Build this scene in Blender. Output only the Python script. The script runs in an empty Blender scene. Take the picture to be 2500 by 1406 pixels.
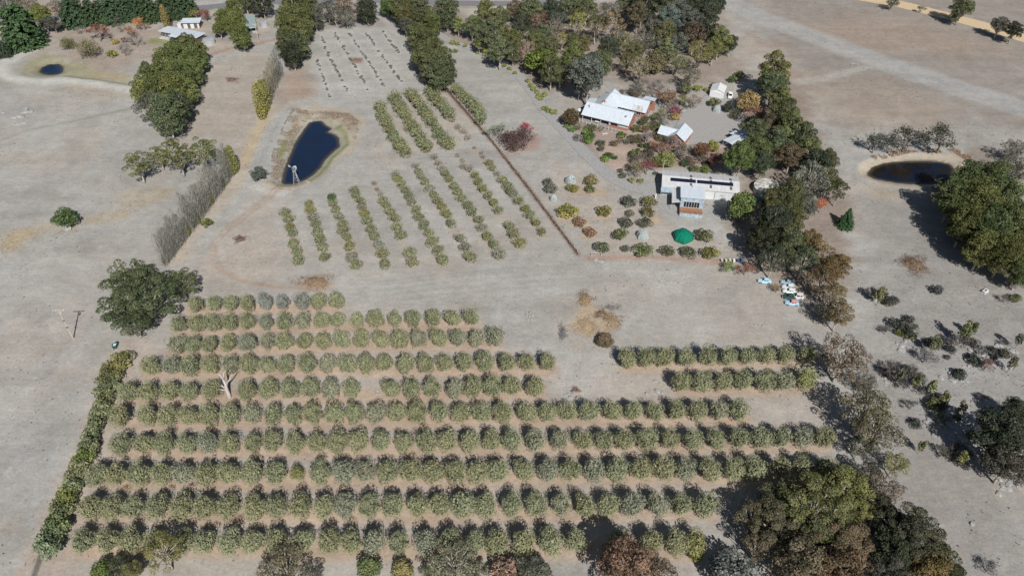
import bpy, math, random
import numpy as np
from mathutils import Vector, Matrix

# ------------------------------------------------------------------ camera, sky, sun, exposure
S = bpy.context.scene
FPX, PITCH, CAMH = 1880.0, math.radians(41.3), 146.0
cam = bpy.data.cameras.new('camera'); camo = bpy.data.objects.new('camera', cam)
S.collection.objects.link(camo); S.camera = camo
camo.location = (0, 0, CAMH); camo.rotation_euler = (math.pi/2 - PITCH, 0, 0)
cam.sensor_width = 36; cam.lens = 36*FPX/2500; cam.clip_start = 1; cam.clip_end = 9000
S.render.resolution_x = 1024; S.render.resolution_y = 575

SP, CP = math.sin(PITCH), math.cos(PITCH)
def ray(px, py):
    u = (px-1250)/FPX; v = (py-703)/FPX
    return u, CP - v*SP, -(SP + v*CP)
sd = Vector(ray(862, 792)).normalized()          # direction the sunlight travels
SUN_EL = math.asin(-sd.z)
SUN_ROT = math.atan2(-sd.x, -sd.y)
w = bpy.data.worlds.new('World'); S.world = w; w.use_nodes = True
nt = w.node_tree; bg = nt.nodes['Background']
sky = nt.nodes.new('ShaderNodeTexSky'); sky.sky_type = 'NISHITA'; sky.sun_disc = False
sky.sun_elevation = SUN_EL; sky.sun_rotation = SUN_ROT; sky.altitude = 300
nt.links.new(sky.outputs[0], bg.inputs[0]); bg.inputs[1].default_value = 0.05
sl = bpy.data.lights.new('sun', 'SUN'); sl.energy = 4.8; sl.angle = math.radians(0.55); sl.color = (1, .98, .95)
so = bpy.data.objects.new('sun', sl); S.collection.objects.link(so)
so.rotation_euler = sd.to_track_quat('-Z', 'Y').to_euler(); so.location = (-60, -150, 300)
S.view_settings.view_transform = 'Standard'; S.view_settings.look = 'None'
S.view_settings.exposure = 0.0; S.view_settings.gamma = 1

R = random.Random(7)
NR = np.random.RandomState(11)
COL = S.collection

# ------------------------------------------------------------------ layout helpers
def G(px, py, z=0.0):
    u, cy, cz = ray(px, py); t = (z-CAMH)/cz
    return (u*t, cy*t)
def PPM(px, py, z=0.0):
    u, cy, cz = ray(px, py); return FPX*(-cz)/(CAMH-z)
def q(t, l, x0, y0, s=3.90625):
    return [(x0+a/s, y0+b/s) for a, b in l]

_perm = np.random.RandomState(5).rand(256, 256)
def vnoise(x, y, s):
    x = np.asarray(x, float)/s; y = np.asarray(y, float)/s
    xi = np.floor(x).astype(int); yi = np.floor(y).astype(int); fx = x-xi; fy = y-yi
    fx = fx*fx*(3-2*fx); fy = fy*fy*(3-2*fy)
    a = _perm[xi & 255, yi & 255]; b = _perm[(xi+1) & 255, yi & 255]
    c = _perm[xi & 255, (yi+1) & 255]; d = _perm[(xi+1) & 255, (yi+1) & 255]
    return (a*(1-fx)+b*fx)*(1-fy)+(c*(1-fx)+d*fx)*fy
def fbm(x, y, s):
    return (vnoise(x, y, s)+.5*vnoise(x+31, y+57, s/2.1)+.25*vnoise(x+91, y+13, s/4.3))/1.75
def sstep(a, b, v):
    t = np.clip((v-a)/(b-a), 0, 1); return t*t*(3-2*t)
def dist_line(X, Y, pts):
    d = np.full(X.shape, 1e9)
    for (ax, ay), (bx, by) in zip(pts[:-1], pts[1:]):
        dx, dy = bx-ax, by-ay; L = dx*dx+dy*dy+1e-9
        t = np.clip(((X-ax)*dx+(Y-ay)*dy)/L, 0, 1)
        d = np.minimum(d, np.hypot(X-ax-t*dx, Y-ay-t*dy))
    return d
def sdf_poly(X, Y, pts):
    d = dist_line(X, Y, list(pts)+[pts[0]])
    ins = np.zeros(X.shape, bool); n = len(pts)
    for i in range(n):
        ax, ay = pts[i]; bx, by = pts[(i+1) % n]
        c = ((ay > Y) != (by > Y))
        with np.errstate(divide='ignore', invalid='ignore'):
            xx = (bx-ax)*(Y-ay)/(by-ay+1e-12)+ax
        ins ^= c & (X < xx)
    return np.where(ins, -d, d)

WZ = -1.0
POND_PX = {
 'main': [(771,296),(784,296),(794,305),(810,315),(800,323),(815,328),(827,338),(830,357),(812,373),(794,391),(784,409),(763,429),(748,438),(722,450),(694,451),(688,445),(692,424),(704,388),(720,350),(727,340),(743,315),(756,300)],
 'small': [(95,177),(102,166),(120,158),(143,157),(155,164),(154,177),(143,182),(123,184),(105,182)],
 'right': [(2117,424),(2129,410),(2154,400),(2193,395),(2244,394),(2290,395),(2318,401),(2331,414),(2328,434),(2305,447),(2270,450),(2231,450),(2193,448),(2162,443),(2136,437),(2121,430)]}
POND = {k: [G(a, b, WZ) for a, b in v] for k, v in POND_PX.items()}
def pline(pts, z=0.0): return [G(a, b, z) for a, b in pts]
BERM_SMALL = pline([(12,150),(10,172),(35,190),(90,200),(160,195),(240,205),(320,218)])
BERM_MAIN = pline([(715,272),(680,330),(650,400),(632,452),(690,465)])
PB = {k: (min(p[0] for p in v)-14, max(p[0] for p in v)+14, min(p[1] for p in v)-14, max(p[1] for p in v)+14) for k, v in POND.items()}
def Zn(X, Y):
    X = np.atleast_1d(np.asarray(X, float)); Y = np.atleast_1d(np.asarray(Y, float))
    z = .5*(vnoise(X, Y, 47.)-.5)
    for k, poly in POND.items():
        x0, x1, y0, y1 = PB[k]
        m = (X > x0) & (X < x1) & (Y > y0) & (Y < y1)
        if m.any():
            d = sdf_poly(X[m], Y[m], poly)+.5*(vnoise(X[m], Y[m], 2.5)-.5)
            zz = np.where(d < 0, WZ+np.maximum(d, -5)*.3, WZ+d*.3)
            f = sstep(3.5, 7., d)
            z[m] = np.minimum(zz, .1)*(1-f)+z[m]*f
    for line, h, wd in ((BERM_SMALL, .7, 4.), (BERM_MAIN, .6, 4.)):
        xs = [p[0] for p in line]; ys = [p[1] for p in line]
        m = (X > min(xs)-8) & (X < max(xs)+8) & (Y > min(ys)-8) & (Y < max(ys)+8)
        if m.any():
            d = dist_line(X[m], Y[m], line); z[m] += h*(1-sstep(.6, wd, d))
    return z
def Z(x, y): return float(Zn(x, y)[0])

# ------------------------------------------------------------------ object helpers
def put(name, me, parent=None, mat=None):
    o = bpy.data.objects.new(name, me); COL.objects.link(o)
    if parent is not None: o.parent = parent
    if mat is not None and me is not None and not me.materials: me.materials.append(mat)
    return o
def tag(o, label, cat, group=None):
    o['label'] = label; o['category'] = cat
    if group: o['group'] = group
    return o
def thing(name, label, cat, loc=(0, 0, 0), rz=0, group=None, sc=1.0):
    o = bpy.data.objects.new(name, None); COL.objects.link(o); o.empty_display_size = .3
    o.location = loc; o.rotation_euler = (0, 0, rz); o.scale = (sc,)*3
    return tag(o, label, cat, group)
def npmesh(name, V, F, tone=None, smooth=False):
    V = np.asarray(V, np.float32); F = np.asarray(F, np.int32)
    me = bpy.data.meshes.new(name); k = F.shape[1]
    me.vertices.add(len(V)); me.vertices.foreach_set('co', V.ravel())
    me.loops.add(F.size); me.loops.foreach_set('vertex_index', F.ravel())
    me.polygons.add(len(F)); me.polygons.foreach_set('loop_start', np.arange(0, F.size, k, dtype=np.int32))
    if smooth: me.polygons.foreach_set('use_smooth', np.ones(len(F), bool))
    if tone is not None:
        a = me.attributes.new('tone', 'FLOAT', 'FACE'); a.data.foreach_set('value', np.asarray(tone, np.float32))
    me.update(calc_edges=True); me.validate()
    return me
class MB:
    """collects polygons; build() makes one mesh object"""
    def __init__(s): s.v = []; s.f = []
    def poly(s, pts):
        n = len(s.v); s.v += [tuple(p) for p in pts]; s.f.append(tuple(range(n, n+len(pts)))); return s
    def box(s, x0, x1, y0, y1, z0, z1):
        n = len(s.v)
        s.v += [(x, y, z) for z in (z0, z1) for x, y in ((x0, y0), (x1, y0), (x1, y1), (x0, y1))]
        s.f += [(n+3, n+2, n+1, n), (n+4, n+5, n+6, n+7)]+[(n+i, n+(i+1) % 4, n+4+(i+1) % 4, n+4+i) for i in range(4)]
        return s
    def prism(s, top, th):
        """slab: polygon (top side, counter-clockwise from above) extruded down by th"""
        n = len(s.v); k = len(top)
        s.v += [tuple(p) for p in top]+[(p[0], p[1], p[2]-th) for p in top]
        s.f += [tuple(range(n, n+k)), tuple(range(n+2*k-1, n+k-1, -1))]+[(n+i, n+k+i, n+k+(i+1) % k, n+(i+1) % k) for i in range(k)]
        return s
    def wall(s, pts, nx, ny, th):
        """vertical polygon pts pushed along (nx,ny) by th"""
        n = len(s.v); k = len(pts)
        s.v += [tuple(p) for p in pts]+[(p[0]+nx*th, p[1]+ny*th, p[2]) for p in pts]
        s.f += [tuple(range(n, n+k)), tuple(range(n+2*k-1, n+k-1, -1))]+[(n+i, n+k+i, n+k+(i+1) % k, n+(i+1) % k) for i in range(k)]
        return s
    def tube(s, pts, rad, n=6):
        pts = [Vector(p) for p in pts]; b = len(s.v)
        for i, p in enumerate(pts):
            d = (pts[min(i+1, len(pts)-1)]-pts[max(i-1, 0)]).normalized()
            a = d.orthogonal().normalized(); c = d.cross(a)
            r = rad[i] if isinstance(rad, (list, tuple)) else rad
            s.v += [tuple(p+(a*math.cos(t)+c*math.sin(t))*r) for t in (2*math.pi*j/n for j in range(n))]
        for i in range(len(pts)-1):
            for j in range(n):
                s.f.append((b+i*n+j, b+i*n+(j+1) % n, b+(i+1)*n+(j+1) % n, b+(i+1)*n+j))
        s.f.append(tuple(range(b+n-1, b-1, -1))); e = b+(len(pts)-1)*n; s.f.append(tuple(range(e, e+n)))
        return s
    def lathe(s, prof, n=20, cx=0, cy=0):
        b = len(s.v)
        for r, z in prof: s.v += [(cx+r*math.cos(2*math.pi*j/n), cy+r*math.sin(2*math.pi*j/n), z) for j in range(n)]
        for i in range(len(prof)-1):
            for j in range(n): s.f.append((b+i*n+j, b+i*n+(j+1) % n, b+(i+1)*n+(j+1) % n, b+(i+1)*n+j))
        e = b+(len(prof)-1)*n; s.f.append(tuple(range(e, e+n)))
        return s
    def mesh(s, name='m', smooth=False):
        me = bpy.data.meshes.new(name); me.from_pydata(s.v, [], s.f); me.update()
        if smooth: me.polygons.foreach_set('use_smooth', [True]*len(me.polygons))
        return me
    def build(s, name, mat, parent=None, smooth=False, color=None):
        o = put(name, s.mesh(name, smooth), parent, mat)
        if color: o.color = (*color, 1)
        return o

# ------------------------------------------------------------------ materials
def mat(name, base=(.5, .5, .5), rough=.8, metal=0., var=.15, scale=.8, bump=0., objcol=False, spec=.3):
    m = bpy.data.materials.new(name); m.use_nodes = True; n = m.node_tree.nodes; l = m.node_tree.links
    b = n['Principled BSDF']; b.inputs['Roughness'].default_value = rough; b.inputs['Metallic'].default_value = metal
    b.inputs['Specular IOR Level'].default_value = spec
    tc = n.new('ShaderNodeTexCoord'); no = n.new('ShaderNodeTexNoise'); no.inputs['Scale'].default_value = scale
    no.inputs['Detail'].default_value = 4; no.inputs['Roughness'].default_value = .65
    l.new(tc.outputs['Object'], no.inputs['Vector'])
    mr = n.new('ShaderNodeMapRange'); mr.inputs['From Min'].default_value = .3; mr.inputs['From Max'].default_value = .7
    mr.inputs['To Min'].default_value = 1-var; mr.inputs['To Max'].default_value = 1+var
    l.new(no.outputs['Fac'], mr.inputs['Value'])
    mx = n.new('ShaderNodeVectorMath'); mx.operation = 'SCALE'
    if objcol:
        oi = n.new('ShaderNodeObjectInfo'); l.new(oi.outputs['Color'], mx.inputs[0])
    else: mx.inputs[0].default_value = base
    l.new(mr.outputs[0], mx.inputs['Scale']); l.new(mx.outputs[0], b.inputs['Base Color'])
    if bump:
        bp = n.new('ShaderNodeBump'); bp.inputs['Strength'].default_value = bump; bp.inputs['Distance'].default_value = .1
        l.new(no.outputs['Fac'], bp.inputs['Height']); l.new(bp.outputs[0], b.inputs['Normal'])
    return m
def corrugated(name, base, rough=.45, metal=0., axis='X', pitch=8., objcol=False, var=.1):
    m = mat(name, base, rough, metal, var*1.6, 1.1, objcol=objcol); n = m.node_tree.nodes; l = m.node_tree.links
    mp = n.new('ShaderNodeMapping'); mp.inputs['Scale'].default_value = (1.6, .22, 1) if axis == 'X' else (.22, 1.6, 1)
    l.new(next(x for x in n if x.bl_idname == 'ShaderNodeTexCoord').outputs['Object'], mp.inputs[0]); l.new(mp.outputs[0], next(x for x in n if x.bl_idname == 'ShaderNodeTexNoise').inputs['Vector'])
    wv = n.new('ShaderNodeTexWave'); wv.bands_direction = axis; wv.inputs['Scale'].default_value = pitch/6.28
    tc = next(x for x in n if x.bl_idname == 'ShaderNodeTexCoord'); l.new(tc.outputs['Object'], wv.inputs['Vector'])
    bp = n.new('ShaderNodeBump'); bp.inputs['Strength'].default_value = .5; bp.inputs['Distance'].default_value = .03
    l.new(wv.outputs['Fac'], bp.inputs['Height']); l.new(bp.outputs[0], n['Principled BSDF'].inputs['Normal'])
    return m
def foliage_mat():
    m = bpy.data.materials.new('foliage'); m.use_nodes = True; n = m.node_tree.nodes; l = m.node_tree.links
    for x in list(n): n.remove(x)
    out = n.new('ShaderNodeOutputMaterial'); oi = n.new('ShaderNodeObjectInfo')
    at = n.new('ShaderNodeAttribute'); at.attribute_name = 'tone'
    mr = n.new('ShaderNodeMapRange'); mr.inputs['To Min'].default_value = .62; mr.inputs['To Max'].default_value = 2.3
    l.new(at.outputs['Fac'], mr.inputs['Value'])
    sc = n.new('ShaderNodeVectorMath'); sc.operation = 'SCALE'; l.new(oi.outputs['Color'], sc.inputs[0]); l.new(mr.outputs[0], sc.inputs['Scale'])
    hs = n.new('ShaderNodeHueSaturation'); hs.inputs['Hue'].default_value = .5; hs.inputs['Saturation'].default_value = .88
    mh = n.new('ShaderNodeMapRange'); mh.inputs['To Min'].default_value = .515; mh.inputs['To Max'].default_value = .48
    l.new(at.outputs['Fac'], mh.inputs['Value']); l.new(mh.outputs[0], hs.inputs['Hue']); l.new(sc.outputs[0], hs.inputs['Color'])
    d = n.new('ShaderNodeBsdfDiffuse'); t = n.new('ShaderNodeBsdfTranslucent'); ms = n.new('ShaderNodeMixShader'); ms.inputs[0].default_value = .13
    l.new(hs.outputs[0], d.inputs[0]); l.new(hs.outputs[0], t.inputs[0]); l.new(d.outputs[0], ms.inputs[1]); l.new(t.outputs[0], ms.inputs[2])
    l.new(ms.outputs[0], out.inputs[0])
    return m
FOL = foliage_mat()
BARKW = mat('pale_bark', (.42, .37, .31), .9, var=.35, scale=2.5)
BARKB = mat('brown_bark', (.13, .10, .08), .9, var=.3, scale=2.5)
BARKG = mat('grey_bark', (.24, .21, .18), .9, var=.3, scale=2.5)
DEADW = mat('silver_deadwood', (.5, .46, .42), .9, var=.25, scale=2.0)
PAINT = mat('enamel_paint', rough=.35, objcol=True, var=.05, spec=.5)
WHITE = mat('white_paint', (.66, .66, .65), .5, var=.06)
ROOFW = corrugated('white_metal_roof', (.56, .61, .65), .5, axis='X', var=.06)
ROOFG = corrugated('grey_metal_roof', (.57, .565, .56), .5, axis='X', var=.1)
BLUEC = corrugated('pale_blue_corrugated', (.36, .45, .52), .45, axis='X', var=.3)
GREENR = corrugated('grey_green_roof', (.33, .40, .39), .5, axis='Y')
BRICK = mat('red_brick', (.36, .17, .12), .9, var=.25, scale=6)
DKWALL = mat('charcoal_cladding', (.12, .105, .10), .8)
GLASS = mat('dark_glass', (.015, .02, .03), .08, var=.2, spec=.6)
PANEL = mat('solar_panel', (.012, .016, .035), .2, var=.3, scale=2, spec=.5)
TIMBER = mat('deck_timber', (.33, .17, .10), .8, var=.3, scale=3)
GALV = mat('galvanised_steel', (.55, .57, .58), .4, .4, var=.15, scale=3)
CONC = mat('concrete', (.48, .46, .43), .9, var=.35, scale=.8)
DARKC = mat('dark_opening', (.02, .02, .02), .9)
RUBBER = mat('tyre_rubber', (.02, .02, .02), .8)
POST = mat('weathered_post', (.30, .28, .26), .9, var=.3, scale=3)
ROCK = mat('granite_rock', (.35, .338, .318), .95, var=.4, scale=1.2, bump=.5)
NETM = None
STRAW = mat('dead_brush', rough=.95, objcol=True, var=.4, scale=2.5)
# ------------------------------------------------------------------ where the olive trees stand (lower, middle, upper grove)
def rowy(xs, y0, y1, xa=None, xb=None):
    xa = xs[0] if xa is None else xa; xb = xs[-1] if xb is None else xb
    return [(x, y0+(y1-y0)*(x-xa)/(xb-xa)) for x in xs]
OL = [
 rowy([202,261,317,376,445,499,561,620,676,738,802,856,912,973,1040,1099,1158,1214,1281,1345,1404,1509,1591,1650,1698], 1322, 1322),
 rowy([220,274,325,384,443,499,556,620,674,733,792,843,902,960,1019,1073,1129,1186,1250,1309,1371,1429,1488,1547,1606,1665,1726], 1240, 1228),
 rowy([238,282,338,394,445,502,556,614,671,725,781,840,891,945,1004,1058,1112,1168,1219,1278,1340,1394,1450,1509,1568,1621,1675,1734,1793,1842,1905,1962,2014], 1160, 1140),
 rowy([294,348,399,454,504,559,617,664,721,771,825,877,931,986,1040,1094,1146,1199,1250,1307,1368,1424,1476,1524,1581,1637,1693,1748,1806,1856,1908,1963,2015], 1085, 1066),
 rowy([289,358,408,458,508,561,612,665,715,763,815,867,921,968,1019,1073,1127,1177,1227,1286,1336,1386,1441,1495,1546,1600,1652,1703,1755,1806], 1016, 1000),
 rowy([312,361,412,461,515,604,657,707,758,807,858,953,1004,1055,1110,1155,1204,1251,1308], 955, 944),
 rowy([1662,1716,1767,1813,1867,1916,1970], 932, 925),
 rowy([367,415,461,513,561,607,651,699,748,798,847,894,940,989,1039,1087,1133,1185,1237,1286,1337], 893, 884),
 rowy([1531,1579,1625,1676,1729,1779,1826,1873,1919,1973], 875, 863),
 rowy([429,468,511,557,604,653,695,744,789,834,884,930,976,1022,1070,1118,1164,1210], 840, 822),
 rowy([435,477,518,558,602,649,693,740,784,825,871,918,964,1010,1058,1104,1150], 789, 776),
 rowy([477,521,562,603,645,689,736,777,821], 740, 734)]
OLNAME = ['nearest row', 'second nearest row', 'third nearest row', 'fourth nearest row', 'fifth nearest row', 'sixth nearest row', 'short inner row', 'seventh nearest row', 'short rear row', 'eighth nearest row', 'ninth nearest row', 'farthest row']
OM = [q(0, l, 620, 350) for l in [
 [(300,655),(330,715),(340,795),(362,850),(378,945),(403,1020),(418,1110)],
 [(525,575),(535,635),(560,700),(585,765),(608,835),(630,910),(650,990),(680,1080)],
 [(735,515),(750,570),(780,625),(815,690),(840,760),(855,820),(885,890),(915,975),(935,1080),(970,1155)],
 [(960,445),(970,495),(1010,545),(1030,600),(1060,665),(1080,735),(1110,810),(1145,880),(1185,960),(1225,1050),(1245,1140)],
 [(1150,382),(1180,438),(1210,485),(1220,540),(1262,588),(1300,650),(1340,710),(1365,795),(1405,870),(1480,1035),(1515,1130)],
 [(1350,300),(1375,335),(1408,390),(1443,445),(1475,500),(1507,555),(1548,628),(1580,700),(1625,775),(1665,850),(1700,930),(1755,1010),(1795,1105)],
 [(1540,215),(1565,265),(1600,315),(1635,365),(1675,425),(1712,485),(1750,545),(1790,605),(1838,670),(1875,755),(1965,900),(2020,985),(2065,1080)],
 [(1720,135),(1755,185),(1795,235),(1825,285),(1865,340),(1910,405),(1950,460),(1985,520),(2040,590),(2080,650),(2145,725),(2170,800),(2225,880),(2285,955),(2340,1055)],
 [(1940,118),(1990,165),(2010,215),(2055,245),(2110,305),(2140,365),(2185,430),(2235,495),(2285,560),(2330,635),(2440,785),(2480,860),(2535,945)],
 [(2105,40),(2165,90),(2190,130),(2240,185),(2280,235),(2330,285),(2375,345),(2425,400),(2440,450),(2480,475),(2527,545),(2590,620),(2640,680),(2695,755),(2750,840)]]]
OU = [q(0, l, 620, 0) for l in [
 [(1195,1010),(1215,1070),(1245,1120),(1270,1170),(1300,1230),(1330,1290),(1370,1345),(1400,1390),(1440,1440)],
 [(1345,925),(1375,985),(1405,1035),(1440,1090),(1480,1150),(1520,1210),(1560,1270),(1590,1320),(1630,1370),(1655,1405)],
 [(1490,880),(1535,930),(1580,990),(1620,1045),(1660,1095),(1700,1160),(1740,1220),(1780,1280),(1830,1335),(1860,1380)],
 [(1680,860),(1720,910),(1770,970),(1815,1025),(1860,1080),(1890,1140),(1950,1210),(2000,1250),(2045,1310)],
 [(1930,845),(1980,890),(2030,940),(2080,990),(2120,1030),(2150,1075),(2165,1135)]]]
VROWS = [[(600,570),(655,720),(730,930)],[(640,330),(700,500),(790,680),(910,890)],[(770,310),(900,530),(960,620),(1100,870)],[(910,320),(1070,560),(1260,845)],[(1070,320),(1240,550),(1410,780)],[(1230,300),(1310,410),(1390,510)]]
# ------------------------------------------------------------------ the ground sheet
def build_ground():
    depth = lambda y: .751*y+96.4
    ys = [68.]
    while ys[-1] < 400: ys.append(ys[-1]+.0031*depth(ys[-1])*(.72+.28*ys[-1]/200))
    ys = [-4000, -1200, -400, -120, -20, 30, 55]+ys+[412, 430, 470, 560, 800, 1400, 3000, 7000]
    ys = np.array(ys); us = np.linspace(-1.06, 1.06, 560)
    us = np.concatenate([[-20, -6, -2.6, -1.6, -1.25], us, [1.25, 1.6, 2.6, 6, 20]])
    half = np.maximum(.665*depth(np.maximum(ys, 55)), 90)
    X = us[None, :]*half[:, None]; Y = np.repeat(ys[:, None], len(us), 1)
    sh = X.shape; X = X.ravel(); Y = Y.ravel()
    Zz = Zn(X, Y)
    far = (Y < 40) | (Y > 450) | (np.abs(X) > 420); Zz[far] *= 0
    n1 = fbm(X, Y, 34.); n2 = fbm(X+200, Y+90, 9.); n3 = fbm(X+17, Y+340, 3.2)
    GREY = np.array((.355, .337, .315)); TAN = np.array((.395, .325, .265)); RED = np.array((.33, .215, .155))
    STR = np.array((.46, .35, .205)); GRN = np.array((.13, .155, .045)); OLV = np.array((.235, .215, .115))
    PALE = np.array((.405, .388, .365)); GRV = np.array((.315, .31, .305)); DK = np.array((.25, .225, .20)); MUD = np.array((.30, .265, .21)); WDB = np.array((.27, .205, .165))
    C = GREY[None]*(1+0*X[:, None])
    wob = (n2-.5)*2
    def blend(c, m): C[:] = C*(1-m[:, None])+np.asarray(c)[None]*m[:, None]
    def bb(pts, mg):
        xs = [p[0] for p in pts]; y_ = [p[1] for p in pts]
        return np.nonzero((X > min(xs)-mg) & (X < max(xs)+mg) & (Y > min(y_)-mg) & (Y < max(y_)+mg))[0]
    def area(px, c, a=1., soft=4., jit=3.):
        pts = pline(px); i = bb(pts, soft+jit+2)
        d = sdf_poly(X[i], Y[i], pts)+wob[i]*jit+(n3[i]-.5)*jit*.8
        m = a*(1-sstep(-soft, soft*.4, d)); C[i] = C[i]*(1-m[:, None])+np.asarray(c)*m[:, None]
    def line(px, wd, c, a=1., soft=1., jit=.8):
        pts = pline(px) if not isinstance(px, np.ndarray) else [tuple(p) for p in px]
        i = bb(pts, wd+soft+jit+2)
        d = dist_line(X[i], Y[i], pts)+wob[i]*jit+(n3[i]-.5)*jit
        m = a*(1-sstep(wd-soft, wd+soft, d)); C[i] = C[i]*(1-m[:, None])+np.asarray(c)*m[:, None]
    # broad tone of the paddocks
    blend(TAN, .45*sstep(.47, .68, n1)*(.4+.9*n2))
    blend(PALE, .5*sstep(.5, .7, fbm(X+900, Y, 22.)))
    blend(DK, .30*sstep(.56, .72, fbm(X+55, Y+700, 13.)))
    area([(1800,-60),(2600,-60),(2600,340),(2300,330),(2050,330),(1930,200),(1850,120)], (.275, .235, .205), .85, 16, 9)  # browner dry grass, darkened further: lens vignetting is put into the colour
    area([(2060,480),(2600,330),(2600,1500),(1750,1500),(2120,1000),(2090,640)], (.285, .262, .245), .85, 14, 8)  # lower right likewise, vignetting darkens this ground colour too
    area([(420,715),(840,715),(1220,800),(1380,880),(1990,850),(2040,1110),(1780,1260),(1700,1400),(150,1400),(280,960),(340,860)], (.41, .345, .295), .55, 6, 5)
    # woodland and garden litter
    area([(940,0),(1760,0),(1800,110),(1840,200),(1700,215),(1560,215),(1500,200),(1330,225),(1260,180),(1150,120),(1000,110)], WDB, .75, 8, 5)
    area([(0,0),(470,0),(520,40),(420,60),(260,75),(120,70),(0,150)], RED, .6, 8, 5)
    area([(130,70),(420,60),(440,90),(380,140),(250,190),(170,165),(120,110)], (.335,.262,.21), .85, 8, 6)
    area([(120,75),(420,55),(640,30),(660,100),(500,150),(380,150),(180,150),(60,140)], (.36,.295,.245), .6, 8, 6)
    area([(330,230),(500,150),(640,110),(690,150),(650,260),(600,400),(520,340),(420,340)], TAN*.97, .6, 8, 7)
    area([(960,260),(1120,110),(1280,220),(1400,340),(1300,420),(1180,300)], (.34,.315,.29), .5, 8, 6)
    area([(680,0),(900,0),(960,60),(780,75),(730,150),(680,150)], WDB, .7, 6, 4)
    area([(1840,150),(1950,170),(2080,470),(2090,640),(2080,800),(2000,800),(1850,660),(1760,560),(1800,400),(1830,300)], WDB, .8, 6, 4)
    area([(1360,300),(1420,290),(1600,330),(1700,350),(1830,360),(1800,410),(1620,420),(1500,430),(1440,380)], (.33, .235, .19), .8, 5, 3)
    area([(1445,350),(1500,345),(1560,365),(1540,400),(1510,425),(1470,400)], (.44, .325, .265), .85, 2, 2)
    area([(2260,400),(2500,330),(2500,720),(2360,640),(2250,470)], WDB, .7, 6, 5)
    area([(2130,800),(2500,820),(2500,1160),(2330,1100),(2180,1000)], (.33,.325,.315), .5, 14, 8)
    area([(2330,850),(2400,820),(2470,850),(2480,900),(2420,920),(2340,900)], (.40,.395,.385), .7, 5, 5)
    area([(2250,1000),(2330,980),(2400,1020),(2400,1090),(2320,1090),(2260,1050)], (.39,.385,.375), .7, 5, 5)
    area([(1850,60),(2120,20),(2500,110),(2500,150),(2250,140),(2100,130)], (.335, .245, .185), .6, 14, 8)
    area([(1900,160),(2160,180),(2400,280),(2260,330),(2090,340),(1960,260)], (.34, .265, .205), .55, 14, 8)
    area([(1700,1350),(2500,1000),(2500,1406),(1700,1406)], (.31,.27,.24), .3, 20, 8)
    area([(1770,130),(1830,60),(1960,150),(1930,200),(1850,190)], (.39, .27, .20), .4, 10, 8)
    # left paddock: straw band, dry scalds
    area([(0,565),(120,530),(190,540),(280,505),(300,520),(180,565),(90,590),(0,640)], STR*.97, .8, 7, 6)
    area([(280,480),(420,455),(470,460),(380,500),(270,530)], STR*.95, .4, 6, 7)
    area([(180,205),(320,225),(330,250),(250,240),(150,225)], STR*.9, .35, 6, 5)
    line([(0,345),(70,318),(160,300),(250,280),(330,262)], .9, DK, .55, .8, .5)
    area([(440,40),(640,20),(680,60),(640,110),(560,130),(480,120)], TAN*1.02, .5, 6, 4)
    line([(500,140),(560,120),(620,110),(680,95)], 1.6, RED, .8, 1, .8)
    area([(360,92),(440,100),(430,118),(365,108)], (.23, .25, .075), .8, 2, 1)
    area([(500,80),(620,60),(630,95),(560,110),(500,100)], GRV*.85, .6, 3, 2)
    # small dam surrounds
    area([(45,165),(70,140),(120,128),(190,145),(250,170),(330,185),(325,215),(220,195),(120,192),(60,188)], OLV*1.25, .75, 5, 3)
    area([(180,165),(330,175),(325,205),(230,190)], STR*.9, .5, 5, 3)
    line([(75,125),(40,138),(14,158),(8,178),(30,190)], 3., (.47,.445,.41), .9, 1.5, .6)
    line([(30,190),(90,198),(160,194),(240,203),(322,217)], 2.2, (.46,.44,.40), .85, 1.2, .6)
    line([(160,188),(240,197),(325,212)], .7, GRN, .5, .6, .4)
    # poplar row track, straw
    line([(760,0),(720,90)], 3, TAN, .4, 2, 1)
    line([(668,262),(640,310),(610,380),(580,440),(520,500),(470,560),(430,630)], 3.4, (.425, .345, .265), .7, 2, 1.5)
    line([(650,270),(618,350),(596,400)], 2.0, STR, .6, 1.5, 1.0)
    area([(700,150),(760,165),(790,235),(760,255),(690,250),(665,230)], (.36, .255, .19), .6, 5, 5)
    # main dam
    area([(690,262),(780,252),(860,268),(898,290),(892,335),(860,375),(800,418),(760,448),(715,468),(640,470),(628,445),(650,375),(678,310)], (.43, .355, .265), .8, 3, 1.5)
    area([(712,268),(850,276),(880,300),(868,340),(845,330),(835,300),(790,286),(750,288),(722,330),(690,400),(680,450),(652,455),(662,380),(690,310)], (.32, .255, .195), .75, 2, 2)
    line([(700,278),(672,325),(645,390),(628,440)], 4.2, (.37,.36,.345), .9, 1.4, .7)
    # vine block, grove floors
    area([(770,75),(960,70),(1040,215),(900,245),(760,240)], PALE*.97, .6, 6, 3)
    area([(900,245),(1110,205),(1200,300),(1110,365),(990,385),(940,330)], (.40, .34, .28), .5, 4, 3)
    for row in VROWS: line(q(0, row, 620, 0), 1.3, (.44,.425,.40), .7, .9, .9)
    # ring track round the middle grove
    for off in (0, 14):
        line([(700+off,440),(600+off,520),(545+off,560),(510+off,600),(520+off,650),(580+off,685),(660+off,700),(760,705)], .55, (.36, .265, .205), .9, .45, .4)
    area([(440,640),(520,560),(600,480),(680,460),(690,640),(720,690),(560,700),(470,690)], (.41, .33, .27), .5, 8, 5)
    # fence line, orchard
    line([(1085,215),(1150,290),(1200,345),(1290,460),(1350,540),(1412,622)], .7, (.26, .17, .12), .9, .5, .4)
    area([(1205,345),(1320,325),(1330,370),(1230,385)], (.33, .20, .165), .75, 3, 2)
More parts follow.
